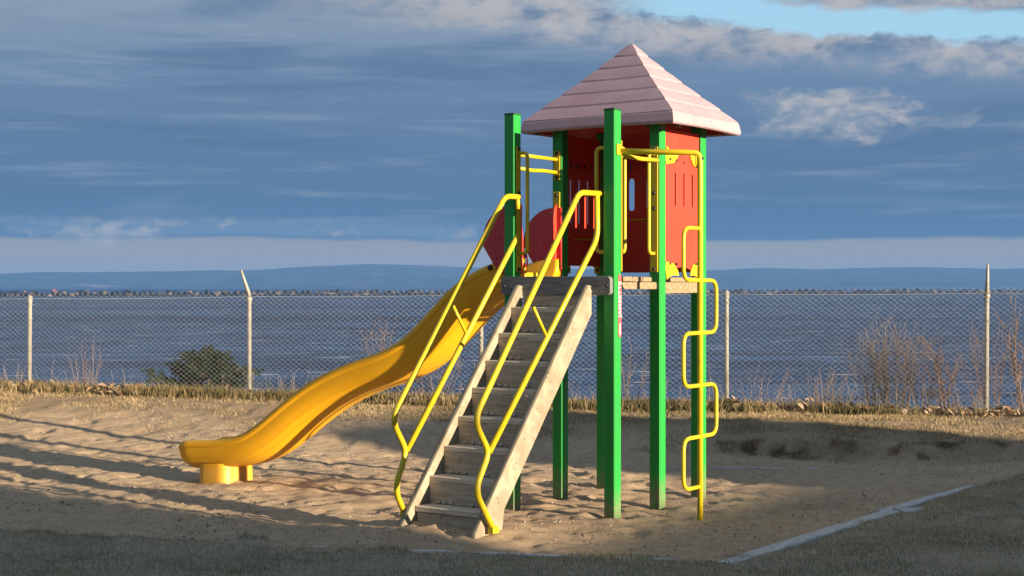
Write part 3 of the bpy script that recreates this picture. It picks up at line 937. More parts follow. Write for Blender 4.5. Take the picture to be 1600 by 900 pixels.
roof = rings([(RA - .03, RB - .03, RZ0 + .012, 0, .006), (RA - .012, RB - .012, RZ0 - .002, 0, .006), (RA, RB, RZ0 + .006, .002, .006), (RA + .002, RB + .002, RZ0 + .02, .003, .006),
              (RA - .008, RB - .008, RZF - .018, .003, .004), (RA - .016, RB - .016, RZF, .002, .003)]).build('roof', M_PINK, play)
ceil = rings([(RA - .025, RB - .025, RZ0 + .016), (RA - .045, RB - .045, RZF - .03), (.02, .02, RZT - .06)]).build('roof_lining', M_RED, roof)
fr_ = [0, .185, .37, .545, .71, .86, 1.0]
def ab(f):
    g = 1 - f
    return (RA - .012) * g, (RB - .012) * g, RZF + (RZT - RZF) * f - .018 * math.sin(math.pi * f)
for i in range(6):
    f0, f1 = fr_[i], fr_[i + 1]
    a0, b0, z0_ = ab(f0); a1, b1, z1_ = ab(f1)
    st = .011 if i else .0
    last = i == 5
    if last: a1, b1 = .012, .010
    lv = []
    if i: lv.append((a0 - .010, b0 - .010, z0_ - .010, .004, -.004))
    lv += [(a0 + st, b0 + st, z0_ - .012 * (i > 0), .004, -.004), (a0 + st - .004, b0 + st - .004, z0_ + .004, .004, -.004)]
    fm = .5
    lv.append(((a0 + st) * (1 - fm) + a1 * fm, (b0 + st) * (1 - fm) + b1 * fm, z0_ * (1 - fm) + z1_ * fm + .004, .004, -.003))
    lv.append((a1 + .002, b1 + .002, z1_, .003, -.003))
    rings(lv, 8, cap=last).build('shingle_course', M_PINK, roof)
    if i:  # red strip added to draw the shadow line under each course
        rings([(a0 + st - .003, b0 + st - .003, z0_ - .0165, .004, -.004), (a0 + st + .0008, b0 + st + .0008, z0_ - .0165, .004, -.004), (a0 + st + .0008, b0 + st + .0008, z0_ - .008, .004, -.004)], 8).build('course_shadow_strip', M_PINKE, roof)
for s, w in ((-.36, -RB + .05), (.42, -RB + .04), (RA - .05, -.36), (RA - .05, .36), (-RA + .12, -RB + .04)):
    bolt((RC[0] + s, RC[1] + w, RZ0 + .002), '-z', roof, s=1.7)

# ---- loop climber
CS, CW = 1.35, .316
pole_path = fillet([(CS, CW, -.3), (CS, CW, 2.515), (U + PW - .01, .02, 2.53)], [0, .055, 0], 7)
lc = MB().tube(pole_path, .0195, 12).build('loop_climber', M_YELLOW, play, True)
zs = [1.995, 1.640, 1.279, .919, .568, .225]
pts = [(CS, CW, zs[0])]; 
for i in range(5):
    sd = -1 if i % 2 == 0 else 1
    o = .240
    pts += [(CS, CW + sd * o, zs[i]), (CS, CW + sd * o, zs[i + 1])]
pts.append((CS, CW, zs[-1]))
MB().tube(fillet(pts, [.0] + [.085] * (len(pts) - 2) + [0], 7), .0145, 10).build('rung_loops', M_YELLOW, lc, True)
MB().tube([(U + .03, .055, 2.505), (U + .05, .30, 2.495), (U + .03, V_ - .06, 2.505)], .0155, 10).build('cross_bar', M_YELLOW, lc, True)
MB().box((U + PW + .001, -.028, 2.50), (U + PW + .010, .028, 2.575), .003).build('bolting_plate', M_YELLOW, lc)
link('pole_collar', plate([(CW + .045 * math.cos(q) * .75, 2.47 + .06 * math.sin(q)) for q in np.linspace(0, 2 * math.pi, 14)[:-1]], [], .008, ((CS - .02, 0, 0), (0, 1, 0), (0, 0, 1), (1, 0, 0)), .001), M_YELLOW, lc)
bolt((CS + .018, CW, 2.475), '+x', lc, s=.9)

# ---- slide
tp = [(-.05, 1.802), (.016, 1.800), (.123, 1.792), (.247, 1.755), (.367, 1.704), (.477, 1.643), (.589, 1.562), (.701, 1.456), (.815, 1.344), (.901, 1.266), (.987, 1.197), (1.074, 1.146), (1.162, 1.106), (1.28, 1.064),
      (1.4, 1.031), (1.521, .994), (1.642, .945), (1.766, .892), (1.89, .828), (2.016, .752), (2.143, .666), (2.271, .569), (2.401, .476), (2.499, .42), (2.598, .378), (2.732, .351), (2.866, .336), (3.003, .327), (3.125, .319)]
tt = np.array(tp)
# resample smoothly
kk = np.arange(len(tt)); ks = np.linspace(0, len(tt) - 1, 90)
ps = np.stack([np.interp(ks, kk, tt[:, 0]), np.interp(ks, kk, tt[:, 1])], 1)
for _ in range(6):
    ps[1:-1] = (ps[:-2] + 2 * ps[1:-1] + ps[2:]) / 4
half = [(0, -.172), (.06, -.168), (.11, -.150), (.145, -.115), (.162, -.07), (.170, -.025), (.175, -.009), (.184, 0), (.196, -.001), (.206, -.009), (.2125, -.024), (.2140, -.042), (.2110, -.056),
        (.2065, -.0605), (.2060, -.066), (.2045, -.090), (.199, -.122), (.188, -.154), (.176, -.174), (.1745, -.180), (.169, -.186), (.152, -.200), (.136, -.211), (.134, -.216), (.126, -.223), (.100, -.232), (.05, -.240), (0, -.243)]
half = [(x * 1.09, y) for x, y in half]
sec = half + [(-x, y) for x, y in half[::-1][1:-1]]
SWC = .055 + .233         # near wall stands just inside the front post
SL_A = R(6)               # the chute is set a little askew to the deck
def slide_pt(t, x, z): return (-t * math.cos(SL_A) + x * math.sin(SL_A), SWC - t * math.sin(SL_A) + x * math.cos(SL_A), z)
mb = MB(); vs = []; ns = len(sec)
stations = []
for i in range(len(ps)):
    t = ps[min(i + 1, len(ps) - 1)] - ps[max(i - 1, 0)]
    t = t / np.linalg.norm(t)
    stations.append((ps[i], np.array([-t[1], t[0]]), t, 1.0, 1.0, 0.0))
# rounded exit nose: the section shrinks towards its middle
p_end, nrm, tg = stations[-1][0], stations[-1][1], stations[-1][2]
for a in (20, 40, 58, 72, 84):
    q = R(a)
    stations.append((p_end + tg * .115 * math.sin(q), nrm, tg, .42 + .58 * math.cos(q), 1 - .3 * (1 - math.cos(q)), 0))
for p, nn, tg_, hs, wsc, _ in stations:
    for x, y in sec:
        yy = (y + .12) * hs - .12
        q = p + nn * yy
        vs.append(slide_pt(q[0], x * wsc, q[1]))
fs = [(i * ns + k, (i + 1) * ns + k, (i + 1) * ns + (k + 1) % ns, i * ns + (k + 1) % ns) for i in range(len(stations) - 1) for k in range(ns)]
fs.append(tuple(range(ns))); fs.append(tuple((len(stations) - 1) * ns + k for k in range(ns))[::-1])
mb.addvf(vs, fs)
slide = mb.build('slide', M_SLIDE, play, True)
# support foot under the exit
fo = MB(); prof = [(-.16, 1.0), (.03, 1.0), (.05, .99), (.10, .975), (.16, .97), (.20, .97)]
nf = 48
vs = []
for z, k in prof:
    for j in range(nf):
        q = 2 * math.pi * j / nf
        ex = 2.0 / 5.0
        cx = math.copysign(abs(math.cos(q)) ** ex, math.cos(q)); cy = math.copysign(abs(math.sin(q)) ** ex, math.sin(q))
        vs.append(slide_pt(2.915 - .150 * cx * k, .172 * cy * k, z))
fs = [(i * nf + j, i * nf + (j + 1) % nf, (i + 1) * nf + (j + 1) % nf, (i + 1) * nf + j) for i in range(len(prof) - 1) for j in range(nf)]
fo.addvf(vs, fs).build('support_foot', M_SLIDE, slide, True)
bolt(slide_pt(.20, -.232, 1.735), '-y', slide, s=2.0)

# ---- red shields either side of the slide mouth
for w, sgn in ((.050, 1), (V_ - .050, -1)):
    pts = [(PW, 1.69), (-.16, 1.69), (-.215, 1.78)]
    for q in np.linspace(185, 92, 12):
        pts.append((-.03 + .27 * math.cos(R(q)), 1.925 + .265 * math.sin(R(q))))
    pts += [(PW, 2.19)]
    sh = link('slide_shield', plate(pts, [], .020, ((0, w, 0), (1, 0, 0), (0, 0, 1), (0, -1, 0)), .003), M_REDDK, play)
    # flange that faces the deck
    fw = w + sgn * .012
    fl = [(fw, 1.672), (fw + sgn * .115, 1.672), (fw + sgn * .085, 1.80), (fw + sgn * .055, 2.0), (fw + sgn * .03, 2.18), (fw, 2.22)]
    link('flange', plate(fl, [], .018, ((.0, 0, 0), (0, 1, 0), (0, 0, 1), (1, 0, 0)), .003), M_RED, sh)
    hook = [(.022, fw + sgn * .02, 1.80), (.03, fw + sgn * .02, 1.755), (.03, fw + sgn * .05, 1.735), (.03, fw + sgn * .085, 1.76), (.022, fw + sgn * .085, 1.815)]
    MB().tube(fillet(hook, .02, 4), .007, 6).build('rope_loop', M_REDDK, sh, True)
    bolt((.010, fw + sgn * .085, 1.82), '+x', sh, s=1.3)
    bolt((.010, fw + sgn * .018, 1.728), '+x', sh, s=1.3)
    for a, z in ((-.045, 2.15), (-.06, 1.98), (-.15, 1.94), (-.17, 1.80)):
        bolt((a, w - .010, z), '-y', sh, BOLT_ST if sgn < 0 else None, .6)
MB().box((-.05, .17, 1.640), (-.03, .37, 1.70), .004).build('slide_lip', M_YELLOW, slide)

# ---- maker's strip on the front post
st = link('maker_strip', plate(rrect(-.0195, .0195, 1.248, 1.682, .0185, 6), [], .003, ((U + PW + .0022, .018, 0), (0, 1, 0), (0, 0, 1), (1, 0, 0)), .0), M_STICK, play)
cu = bpy.data.curves.new('lettering', 'FONT')
cu.body = "JAMBETTE"; cu.size = .052; cu.align_x = 'CENTER'; cu.align_y = 'CENTER'; cu.extrude = .0006; cu.space_character = 1.08; cu.offset = .0010
link('lettering', curve_mesh(cu, ((U + PW + .0042, .018, 1.510), (0, 0, 1), (0, -1, 0), (1, 0, 0))), M_WHITE, st)
link('white_bar', plate(rrect(.012, .024, 1.262, 1.345, .005), [], .001, ((U + PW + .0042, 0, 0), (0, 1, 0), (0, 0, 1), (1, 0, 0))), M_WHITE, st)

# ================================================================== chain-link fence
def build_fence():
    root = empty('chain_link_fence', (FENCE_P0[0], FENCE_P0[1], gz(FENCE_P0[0], FENCE_P0[1])))
    tag(root, 'galvanised chain-link fence on steel posts along the top of the bank', 'fence')
    base = Vector(root.location)
    def zt(k): return float(np.interp(k, [-1, 0, 1, 2, 3, 4, 6], [1.44, 1.455, 1.485, 1.51, 1.52, 1.535, 1.56]))
    mg = worn('galvanised_post', (.33, .315, .27), (.15, .13, .10), .5, .8, 14, .1, (1, 1, .5), .4, 50)
    mw, N, b = principled('galvanised_wire', .4, .5, .35); b.inputs['Base Color'].default_value = (.27, .29, .31, 1)
    ks = list(range(-1, 7))
    for k in ks:
        p = FENCE_P0 + FENCE_D * k
        z = zt(k); g = gz(p[0], p[1])
        lean = {0: .02, 4: .02}.get(k, 0)
        q = Vector((p[0], p[1], 0)) - Vector((base.x, base.y, base.z))
        arm = k in (1, 4)
        top = (q.x, q.y, z + q.z)
        o = MB().tube([(q.x - lean * .6, q.y, g - .5 + q.z), (q.x, q.y, z - .02 + q.z), (q.x, q.y, z + q.z)], [.026, .0255, .0245], 14).build('fence_post', mg, root, True)
        if arm:
            MB().tube([(q.x, q.y, z - .07 + q.z), (q.x, q.y, z - .02 + q.z)], .036, 12).build('post_sleeve', mg, o, True)
            MB().tube([(q.x, q.y, z - .03 + q.z), (q.x - .004, q.y - .02, z + .03 + q.z), (q.x - .06, q.y - .22, z + .31 + q.z)], [.026, .024, .012], 8).build('barb_arm', mg, o, True)
        else:
            vs = []
            prof = [(.034, -.05), (.034, -.005), (.028, .018), (.012, .03), (.001, .032)]
            n = 12
            for r, zz in prof: vs += [(q.x + r * math.cos(2 * math.pi * j / n), q.y + r * math.sin(2 * math.pi * j / n), z + zz + q.z) for j in range(n)]
            MB().addvf(vs, [(i * n + j, i * n + (j + 1) % n, (i + 1) * n + (j + 1) % n, (i + 1) * n + j) for i in range(4) for j in range(n)]).build('post_cap', mg, o, True)
        # wire ties
        tie = MB()
        for t in np.linspace(.12, .92, 6):
            zz = (g + .05) * (1 - t) + z * t + q.z
            tie.tube([(q.x + .036 * math.cos(a), q.y + .036 * math.sin(a), zz + .006 * math.sin(a * 2)) for a in np.linspace(0, 2 * math.pi, 9)[:-1]], .003, 4, closed=True)
        tie.build('wire_ties', mw, o)
    d = .072
    for k in ks[:-1]:
        p0 = FENCE_P0 + FENCE_D * k; p1 = FENCE_P0 + FENCE_D * (k + 1)
        L = float(np.linalg.norm(p1 - p0)); e = (p1 - p0) / L; nn = np.array([e[1], -e[0]])
        nw = int(round(L / (d / 2)))
        step = L / nw
        ztop0, ztop1 = zt(k), zt(k + 1)
        Vs = []; Fs = []; off = 0
        sag_ph = rng.random() * 6
        nz = 58
        for i in range(nw):
            j = np.arange(nz)
            odd = (j + i) % 2
            a = i * step + odd * step
            f = np.clip(a / L, 0, 1)
            top = ztop0 * (1 - f) + ztop1 * f + .028
            z = top - j * step * .80
            bul = .018 * np.sin(a / L * math.pi) * np.sin(np.clip((top - z) / 1.4, 0, 1) * math.pi) + .006 * np.sin(a * 9 + sag_ph)
            side = np.where(odd == 0, .0035, -.0035)
            P = np.stack([p0[0] + e[0] * a + nn[0] * (bul + side + .033), p0[1] + e[1] * a + nn[1] * (bul + side + .033), z], 1)
            g = height(P[:, 0], P[:, 1])
            P = P[z > g - .03]
            if len(P) < 2: continue
            # barbed end above the top turn
            tip = P[0] + np.array([e[0] * step * .35 * (1 if odd[0] == 0 else -1), e[1] * step * .35 * (1 if odd[0] == 0 else -1), .03])
            P = np.concatenate([tip[None], P])
            r = .0016
            n = len(P)
            ring_ = np.array([[math.cos(q), math.sin(q)] for q in (0, 2.094, 4.189)]) * r
            ve = np.repeat(P, 3, 0)
            rr = np.tile(ring_, (n, 1))
            ve = ve + np.stack([e[0] * rr[:, 0] + nn[0] * rr[:, 1], e[1] * rr[:, 0] + nn[1] * rr[:, 1], rr[:, 0] * 0], 1)
            ii = np.arange(n - 1)
            for c in range(3):
                c2 = (c + 1) % 3
                Fs.append(np.stack([ii * 3 + c, ii * 3 + c2, ii * 3 + 3 + c2, ii * 3 + 3 + c], 1) + off)
            Vs.append(ve); off += len(ve)
        Vv = np.concatenate(Vs) - np.array(base[:])
        me = fast_mesh('wire_mesh', Vv, np.concatenate(Fs))
        tag(link('wire_mesh', me, mw, root), kind='stuff')
        pts = [(p0[0] + e[0] * a + nn[0] * .033 - base.x, p0[1] + e[1] * a + nn[1] * .033 - base.y, ztop0 * (1 - a / L) + ztop1 * a / L - .012 - .012 * math.sin(math.pi * a / L) - base.z) for a in np.linspace(0, L, 9)]
        MB().tube(pts, .0032, 5).build('tension_wire', mw, root)
build_fence()

# ================================================================== timber edging of the sand
def edging(name_label, p0, p1, w, h, sink, tilt=0.0, taper=1.0, roll=0.0):
    L = math.hypot(p1[0] - p0[0], p1[1] - p0[1])
    ang = math.atan2(p1[1] - p0[1], p1[0] - p0[0])
    n = 14
    mb = MB(); vs = []
    for i in range(n + 1):
        t = i / n
        ww = w / 2 * (1 + (taper - 1) * t) * (1 + .05 * rnd.uniform(-1, 1))
        jx = rnd.uniform(-.006, .006)
        for y, z in ((-ww, -h), (-ww, -.008), (-ww + .008, 0), (ww - .010, 0), (ww, -.008), (ww, -h)):
            vs.append((t * L, y + jx, z + tilt * t + roll * y + rnd.uniform(-.002, .002)))
    fs = [(i * 6 + k, (i + 1) * 6 + k, (i + 1) * 6 + (k + 1) % 6, i * 6 + (k + 1) % 6) for i in range(n) for k in range(6)]
    fs += [tuple(range(6)), tuple(n * 6 + k for k in range(6))[::-1]]
    mb.addvf(vs, fs)
    mz = max(gz(*p0), gz(*p1), gz((p0[0] + p1[0]) / 2, (p0[1] + p1[1]) / 2))
    o = mb.build('edging_board', M_WOODE2, None, False, (p0[0], p0[1], mz + sink))
    o.rotation_euler = (0, 0, ang)
    tag(o, name_label, 'board', 'timber boards edging the sand')
    return o
M_WOODE2 = wood('edging_timber', (.50, .49, .475), (.35, .34, .32), (1.3, 16, 16))
edging('long pale timber edging board running from the near lawn along the sand', (1.20, 8.32), (2.655, 10.27), .115, .12, .007)
edging('raised pale edging board at the far right end of the sand border', (2.585, 10.28), (3.62, 11.60), .11, .10, .028, .0, .55)
edging('split wedge of edging timber lying against the raised end board', (2.70, 10.22), (2.93, 10.50), .12, .06, .030, -.03, .55, .2)
edging('thin half-buried edging board in the sand before the stairs', (-1.20, 8.93), (.95, 8.55), .055, .10, .010, -.006)
edging('narrow sunken edging board far behind the green posts at the pit edge', (1.35, 13.02), (2.68, 12.88), .04, .10, .003)

# ================================================================== vegetation
def blades(name, pts, h, wdt, mat, lean=.5, label=None, cat=None, curve=.35):
    """one mesh of bent two-segment blades"""
    n = len(pts)
    a = rng.random(n) * 2 * math.pi
    la = rng.random(n) * 2 * math.pi
    ln = (rng.random(n) ** .7) * lean
    hh = h * rng.uniform(.45, 1.25, n)
    ww = wdt * rng.uniform(.6, 1.3, n) / 2
    sx, sy = np.cos(a) * ww, np.sin(a) * ww
    dx, dy = np.cos(la) * ln, np.sin(la) * ln
    up = np.sqrt(np.clip(1 - ln ** 2, .05, 1))
    b = pts
    mid = b + np.stack([dx * hh * .45 * (1 - curve), dy * hh * .45 * (1 - curve), up * hh * .55], 1)
    tip = b + np.stack([dx * hh, dy * hh, up * hh * (1 - .15 * ln)], 1)
    s = np.stack([sx, sy, sx * 0], 1)
    V = np.stack([b - s, b + s, mid + s * .75, mid - s * .75, tip], 1).reshape(-1, 3)
    i = np.arange(n) * 5
    q = np.concatenate([np.stack([i, i + 1, i + 2], 1), np.stack([i, i + 2, i + 3], 1), np.stack([i + 3, i + 2, i + 4], 1)])
    me = fast_mesh(name, V, q)
    o = link(name, me, mat)
    tag(o, label, cat, kind='stuff')
    return o

def grass_mat(name, stops, rough=.75):
    m, N, b = principled(name, rough, .2)
    g = N.new('ShaderNodeNewGeometry')
    pos = N.noise(g.outputs['Position'], 1.3, 4, .6)
    f = N.add(N.mul(g.outputs['Random Per Island'], .65), N.mul(N.smooth(pos, .3, .7), .35))
    N.l.new(N.ramp(f, stops), b.inputs['Base Color'])
    return m

def scatter(n, x0, x1, y0, y1, accept):
    out = []
    tot = 0
    while tot < n:
        x = rng.uniform(x0, x1, 60000); y = rng.uniform(y0, y1, 60000)
        k = (np.abs(x) < y * .37 + .9) & (rng.random(60000) < accept(x, y))
        x, y = x[k], y[k]
        out.append(np.stack([x, y, height(x, y) - .003], 1)); tot += len(x)
    return np.concatenate(out)[:n]

M_TURF = grass_mat('turf_blades', [(0, (.10, .112, .050)), (.25, (.21, .195, .105)), (.5, (.39, .325, .205)), (.85, (.56, .47, .32)), (1, (.65, .56, .41))])
M_STRAW = grass_mat('straw_blades', [(0, (.12, .10, .05)), (.3, (.22, .165, .085)), (.6, (.33, .25, .14)), (1, (.47, .37, .22))])

def turf_acc(x, y):
    t = masks(x, y)[0]
    patch = .45 + .55 * vnoise(x * 1.9, y * 1.9, 61) + .25 * vnoise(x * 6, y * 6, 62)
    return np.clip(t * np.clip(patch + .35, .12, 1), 0, 1)
blades('lawn_grass', scatter(210000, -5.5, 5.8, 7.2, 14, turf_acc), .024, .0034, M_TURF, .85, 'short trampled grey-green lawn grass in the foreground', 'grass')
def straw_acc(x, y):
    t, s, sc = masks(x, y)
    db = fence_y(x) - y
    return np.clip(s * (db > -1.0) * (.35 + .5 * vnoise(x * 2.2, y * 2.2, 63)), 0, 1)
blades('dry_grass', scatter(120000, -8.5, 8.5, 12.8, 20, straw_acc), .040, .0045, M_STRAW, .92, 'low dry yellow grass on the strip before the fence', 'grass')
def verge_acc(x, y):
    db = fence_y(x) - y
    return np.clip(np.exp(-((db - .12) / .25) ** 2) * (.5 + .7 * vnoise(x * 1.6, y * .5, 64)), 0, 1)
M_VERGE = grass_mat('verge_blades', [(0, (.035, .045, .016)), (.35, (.09, .085, .035)), (.6, (.22, .16, .075)), (1, (.44, .34, .19))])
blades('verge_grass', scatter(22000, -8.5, 8.5, 15, 20, verge_acc), .15, .0070, M_VERGE, .75, 'tufted straw and green grass along the foot of the fence', 'grass')
def tuft_acc(x, y):
    t = masks(x, y)[0]
    return np.clip((t > .10) * np.exp(-((t - .55) / .35) ** 2) * (vnoise(x * 2.6, y * 2.6, 81) > .05) * .9 + .25 * t * (vnoise(x * 3.3, y * 3.3, 82) > .35), 0, 1)
blades('tuft_grass', scatter(16000, -5.5, 5.8, 7.2, 14, tuft_acc), .042, .0045, M_TURF, .85, 'longer ragged grass tufts where the lawn meets the sand', 'grass')
# a few blades straggling over the broken edge of the pit
def lip_acc(x, y): return np.clip(masks(x, y)[2] * 1.2, 0, 1)
blades('edge_grass', scatter(9000, .8, 6.5, 12.6, 14.8, lip_acc), .035, .004, M_STRAW, .95, 'matted grass hanging over the dark broken edge of the sand pit', 'grass')

def build_leaves():
    n = 1000
    P = []
    while len(P) < n:
        x = rng.uniform(-7.5, 7.5); db = abs(rng.normal(.06, .22)) - .05
        if rng.random() < .35 + .65 * float(vnoise(np.array([x * 1.3]), np.array([.5]), 66)[0] > -.1):
            y = fence_y(x) - db
            P.append((x, y, gz(x, y) + rng.uniform(.015, .10 * math.exp(-max(db, 0) * 3) + .02)))
    V = []; F_ = []
    o = 0
    for x, y, z in P:
        L = rng.uniform(.025, .065); W = L * rng.uniform(.45, .8); c = rng.uniform(.15, .5) * L
        an = rng.random() * 6.28; tl = rng.uniform(-.9, .9); rl = rng.uniform(-.7, .7)
        q = np.array([(-L, 0, 0), (-L * .2, -W, c), (-L * .1, 0, 0), (-L * .2, W, c), (L * .45, -W * .75, c * .9), (L * .45, W * .75, c * .9), (L, 0, c * .5)])
        rx = np.array([[1, 0, 0], [0, math.cos(rl), -math.sin(rl)], [0, math.sin(rl), math.cos(rl)]])
        ry = np.array([[math.cos(tl), 0, math.sin(tl)], [0, 1, 0], [-math.sin(tl), 0, math.cos(tl)]])
        rz = np.array([[math.cos(an), -math.sin(an), 0], [math.sin(an), math.cos(an), 0], [0, 0, 1]])
        V.append(q @ (rz @ ry @ rx).T + np.array([x, y, z]))
        F_.append(np.array([(0, 1, 2), (0, 2, 3), (1, 4, 2), (2, 5, 3), (4, 6, 2), (2, 6, 5)]) + o); o += 7
    me = fast_mesh('leaf_litter', np.concatenate(V), np.concatenate(F_))
    m = grass_mat('dead_leaf', [(0, (.09, .05, .03)), (.4, (.20, .12, .07)), (.7, (.36, .26, .17)), (1, (.52, .43, .33))])
    tag(link('leaf_litter', me, m), 'curled dead brown leaves drifted against the fence', 'leaves', kind='stuff')
build_leaves()

def build_pebbles():
    n = 9000
    P = scatter(n, -5.6, 4.6, 8.3, 15.5, lambda x, y: (1 - masks(x, y)[0]) * (1 - masks(x, y)[1]) * np.clip(.35 + .65 * vnoise(x * 1.5, y * 1.5, 91), .05, 1))
    o = np.array([(1, 0, 0), (0, 1, 0), (-1, 0, 0), (0, -1, 0), (0, 0, .75), (0, 0, -.75)])
    sz = .0035 + .007 * rng.random(n) ** 3.0
    an = rng.random(n) * 6.28
    Q = o[None] * (1 + rng.uniform(-.35, .35, (n, 6, 1))) * sz[:, None, None]
    X = Q[:, :, 0] * np.cos(an)[:, None] - Q[:, :, 1] * np.sin(an)[:, None]
    Yy = Q[:, :, 0] * np.sin(an)[:, None] + Q[:, :, 1] * np.cos(an)[:, None]
    V = np.stack([X, Yy, Q[:, :, 2]], 2) + P[:, None] + np.array([0, 0, .004])
    f = np.array([(0, 1, 4), (1, 2, 4), (2, 3, 4), (3, 0, 4), (1, 0, 5), (2, 1, 5), (3, 2, 5), (0, 3, 5)])
    me = fast_mesh('pebbles', V.reshape(-1, 3), (f[None] + (np.arange(n) * 6)[:, None, None]).reshape(-1, 3))
    m = grass_mat('pebble_stone', [(0, (.06, .05, .04)), (.4, (.20, .15, .11)), (.75, (.38, .31, .24)), (1, (.60, .54, .46))], .85)
    tag(link('pebbles', me, m), 'fine grit and small pebbles scattered over the sand', 'gravel', kind='stuff')
build_pebbles()

M_TWIG = grass_mat('tan_twig', [(0, (.09, .068, .055)), (.5, (.16, .125, .100)), (1, (.25, .20, .16))])
M_TWIGR = grass_mat('reddish_twig', [(0, (.085, .052, .046)), (.5, (.15, .098, .082)), (1, (.23, .165, .13))])

def grow(mb, p, d, L, r, depth, rr, spread=.55, bend=.18, upb=.10, kids=(2, 4)):
    """one branch and its side twigs"""
    n = 5
    pts = [Vector(p)]; dv = Vector(d).normalized()
    for i in range(n):
        dv = (dv + Vector((rr.uniform(-bend, bend), rr.uniform(-bend, bend), rr.uniform(-bend, bend) + upb))).normalized()
        pts.append(pts[-1] + dv * L / n)
    mb.tube(pts, [r * (1 - .6 * i / n) for i in range(n + 1)], 4 if depth else 3, cap=False)
    if depth <= 0: return
    for _ in range(rr.randint(*kids)):
        i = rr.randint(1, n)
        q = rr.random() * 6.28
        perp = dv.orthogonal().normalized()
        perp = Matrix.Rotation(q, 3, dv) @ perp
        grow(mb, pts[i], dv * (1 - spread * .5) + perp * spread, L * rr.uniform(.42, .7), r * .55, depth - 1, rr, spread, bend, upb, kids)

def at_fence(px, back):
    """ground point on the line of the fence (plus back metres beyond it) seen at photo column px"""
    k = (px - 800) / FOC
    y = (18.5 - 6.05 * 2 / 11.366 + back) / (1 + k * 2 / 11.366)
    return k * y, y

def bush(px, back, stems, H, width, seed, label, mat=M_TWIG, depth=2, r=.008, spread=.5, kids=(2, 4), lean=(0, 0), name='bare_shrub', group='leafless shrubs behind the fence'):
    rr = random.Random(seed)
    x, y = at_fence(px, back)
    z = gz(x, y)
    root = empty(name, (x, y, z))
    tag(root, label, 'shrub', group)
    st = MB(); tw = MB()
    for i in range(stems):
        a = rr.random() * 6.28
        off = Vector((math.cos(a) * width * .25 * rr.random(), math.sin(a) * width * .25 * rr.random(), -.15))
        d = Vector((math.cos(a) * width / H * .7 * rr.random() + lean[0], math.sin(a) * width / H * .5 * rr.random() + lean[1], 1.0))
        L = H * rr.uniform(.55, .95)
        # main stem
        n = 7; pts = [off]; dv = d.normalized()
        for j in range(n):
            dv = (dv + Vector((rr.uniform(-.12, .12), rr.uniform(-.12, .12), .05))).normalized()
            pts.append(pts[-1] + dv * (L + .15) / n)
        st.tube(pts, [r * (1 - .65 * j / n) for j in range(n + 1)], 5, cap=False)
        for j in range(2, n + 1):
            for _ in range(rr.randint(*kids) - 1):
                q = rr.random() * 6.28
                perp = Matrix.Rotation(q, 3, dv) @ dv.orthogonal().normalized()
                grow(tw, pts[j], dv * .8 + perp * spread, H * rr.uniform(.16, .34), r * .45, depth - 1, rr, spread, .2, .08, kids)
    st.build('stem', mat, root)
    if tw.f:
        tag(tw.build('twigs', mat, root), kind='stuff')
    return root

bush(1392, .75, 26, .90, .80, 3, 'dense tan leafless bush behind the fence, widest of the bare shrubs', M_TWIG, 2, .0065, .45, (2, 4))
bush(1287, .60, 34, .48, .42, 4, 'low clump of upright tan stems behind the fence, left of the dense bush', M_TWIG, 1, .0045, .25, (1, 2))
bush(1486, .45, 3, .80, .34, 5, 'small forked sapling with reddish twigs just left of the right-hand armed post', M_TWIGR, 3, .014, .6, (2, 4), (-.12, 0))
bush(1592, .35, 4, 1.15, .55, 6, 'tall reddish bare sapling at the right edge behind the fence', M_TWIGR, 2, .015, .6, (2, 3), (-.10, 0))
bush(1440, .95, 10, .85, .55, 7, 'thin reddish bush filling the gap between dense bush and sapling', M_TWIGR, 2, .005, .5, (2, 3))
bush(592, .55, 4, 1.05, .40, 8, 'sparse forked bare shrub behind the middle of the slide', M_TWIGR, 2, .008, .5, (2, 3))
bush(680, .50, 12, .62, .60, 9, 'ragged low bare shrub behind the fence seen under the slide', M_TWIGR, 1, .005, .5, (2, 3))
bush(985, .45, 3, .80, .34, 10, 'thin forked bare shrub between the green posts', M_TWIG, 2, .008, .5, (2, 3))
bush(130, .40, 9, .62, .62, 12, 'wispy reddish bare stems behind the leftmost full fence bay', M_TWIGR, 1, .0045, .4, (2, 3))
bush(1180, .55, 9, .50, .60, 13, 'wispy knee-high stems just right of the post beside the climber', M_TWIGR, 1, .0045, .4, (2, 3))
bush(1545, .80, 9, .95, .50, 14, 'reddish twiggy shrub right behind the right-hand armed post', M_TWIGR, 2, .006, .5, (2, 3))

def build_weeds():
    rr = random.Random(77)
    mb = MB()
    for i in range(420):
        px = rr.uniform(-60, 1660)
        if 240 < px < 390 and rr.random() < .8: continue
        x, y = at_fence(px, rr.uniform(-.05, .75))
        h = rr.uniform(.10, .42) * (1.25 if rr.random() < .15 else .85)
        dv = Vector((rr.uniform(-.3, .3), rr.uniform(-.2, .2), 1)).normalized()
        pts = [Vector((x, y, gz(x, y) - .03))]
        for j in range(4):
            dv = (dv + Vector((rr.uniform(-.16, .16), rr.uniform(-.1, .1), 0))).normalized()
            pts.append(pts[-1] + dv * (h + .03) / 4)
        r = rr.uniform(.0022, .0042)
        mb.tube(pts, [r, r * .9, r * .8, r * .65, r * .4], 3, cap=False)
        for _ in range(rr.randint(0, 3)):
            j = rr.randint(2, 4)
            e = pts[j] + Vector((rr.uniform(-.06, .06), rr.uniform(-.04, .04), rr.uniform(.02, .08)))
            mb.tube([pts[j], e], [r * .6, r * .3], 3, cap=False)
    tag(mb.build('dry_weeds', M_TWIG), 'dry brown weed stalks standing along the fence', 'weeds', kind='stuff')
build_weeds()

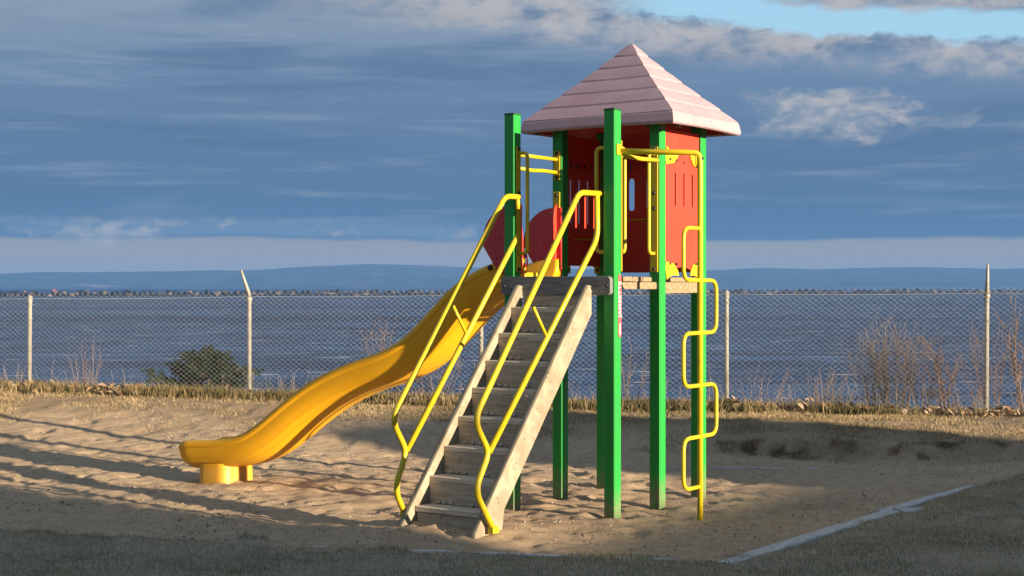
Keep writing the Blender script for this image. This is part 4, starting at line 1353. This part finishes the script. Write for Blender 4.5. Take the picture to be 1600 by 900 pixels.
def build_conifer():
    rr = random.Random(5)
    x, y = at_fence(326, .50)
    z = gz(x, y)
    root = empty('evergreen_shrub', (x, y, z))
    tag(root, 'low dark green conifer shrub beside the armed post, left of the slide', 'shrub')
    st = MB(); V = []; F_ = []; o = 0
    def spray(p, d, L):
        nonlocal o
        d = d.normalized()
        pts = [p + d * L * t + Vector((0, 0, .04 * L * math.sin(t * 3) - .10 * L * t * t)) for t in np.linspace(0, 1, 5)]
        st.tube(pts, [.005, .0045, .004, .003, .0015], 3, cap=False)
        m = int(150 * L / .25)
        for _ in range(m):
            t = rr.random() ** .8
            c = p + d * L * t + Vector((0, 0, .04 * L * math.sin(t * 3) - .10 * L * t * t))
            q = rr.random() * 6.28
            perp = Matrix.Rotation(q, 3, d) @ d.orthogonal().normalized()
            nd = (d * .7 + perp * .8 + Vector((0, 0, .15))).normalized()
            nl = rr.uniform(.022, .042); sd = nd.cross(Vector((rr.uniform(-1, 1), rr.uniform(-1, 1), rr.uniform(-1, 1)))).normalized() * .0038
            V.extend([c - sd, c + sd, c + nd * nl + sd * .5, c + nd * nl - sd * .5]); F_.append((o, o + 1, o + 2, o + 3)); o += 4
    def limb(base, d, L, nsp):
        d = d.normalized()
        pts = [base + d * L * t + Vector((0, 0, .10 * L * t * t)) for t in np.linspace(0, 1, 6)]
        st.tube(pts, [.011 * (1 - .75 * t) for t in np.linspace(0, 1, 6)], 5, cap=False)
        for i in range(nsp):
            t = rr.uniform(.2, 1)
            c = base + d * L * t + Vector((0, 0, .10 * L * t * t))
            q = rr.random() * 6.28
            perp = Matrix.Rotation(q, 3, d) @ d.orthogonal().normalized()
            spray(c, d * .75 + perp * .75 + Vector((0, 0, .18)), rr.uniform(.07, .17) * (1.15 - .4 * t))
        spray(pts[-1], d, .13)
    st.tube([(0, 0, -.2), (.01, 0, .15), (.02, .01, .34), (.03, 0, .46)], [.022, .018, .012, .005], 6, cap=False)
    for i in range(30):
        a = rr.random() * 6.28; h = rr.uniform(.02, .34)
        L = (.50 - h * .95) * rr.uniform(.6, 1.15) + .05
        limb(Vector((.01, 0, h)), Vector((math.cos(a), math.sin(a), .25 + h * .9)), L, int(9 + 26 * L))
    for i in range(5):
        limb(Vector((.02, 0, .32)), Vector((rr.uniform(-.5, .5), rr.uniform(-.5, .5), 1)), rr.uniform(.10, .17), 12)
    for dx, dz, L in ((-.95, .22, .72), (-.9, .05, .66), (-.98, .12, .60), (.95, .10, .45)):
        limb(Vector((0, 0, .03)), Vector((dx, rr.uniform(-.2, .2), dz)), L, 26)
    st.build('trunk', M_TWIG, root)
    me = fast_mesh('needles', np.array([v[:] for v in V]), np.array(F_))
    link('needles', me, grass_mat('conifer_needles', [(0, (.006, .016, .008)), (.5, (.016, .038, .016)), (1, (.045, .070, .026))], .6), root)
build_conifer()
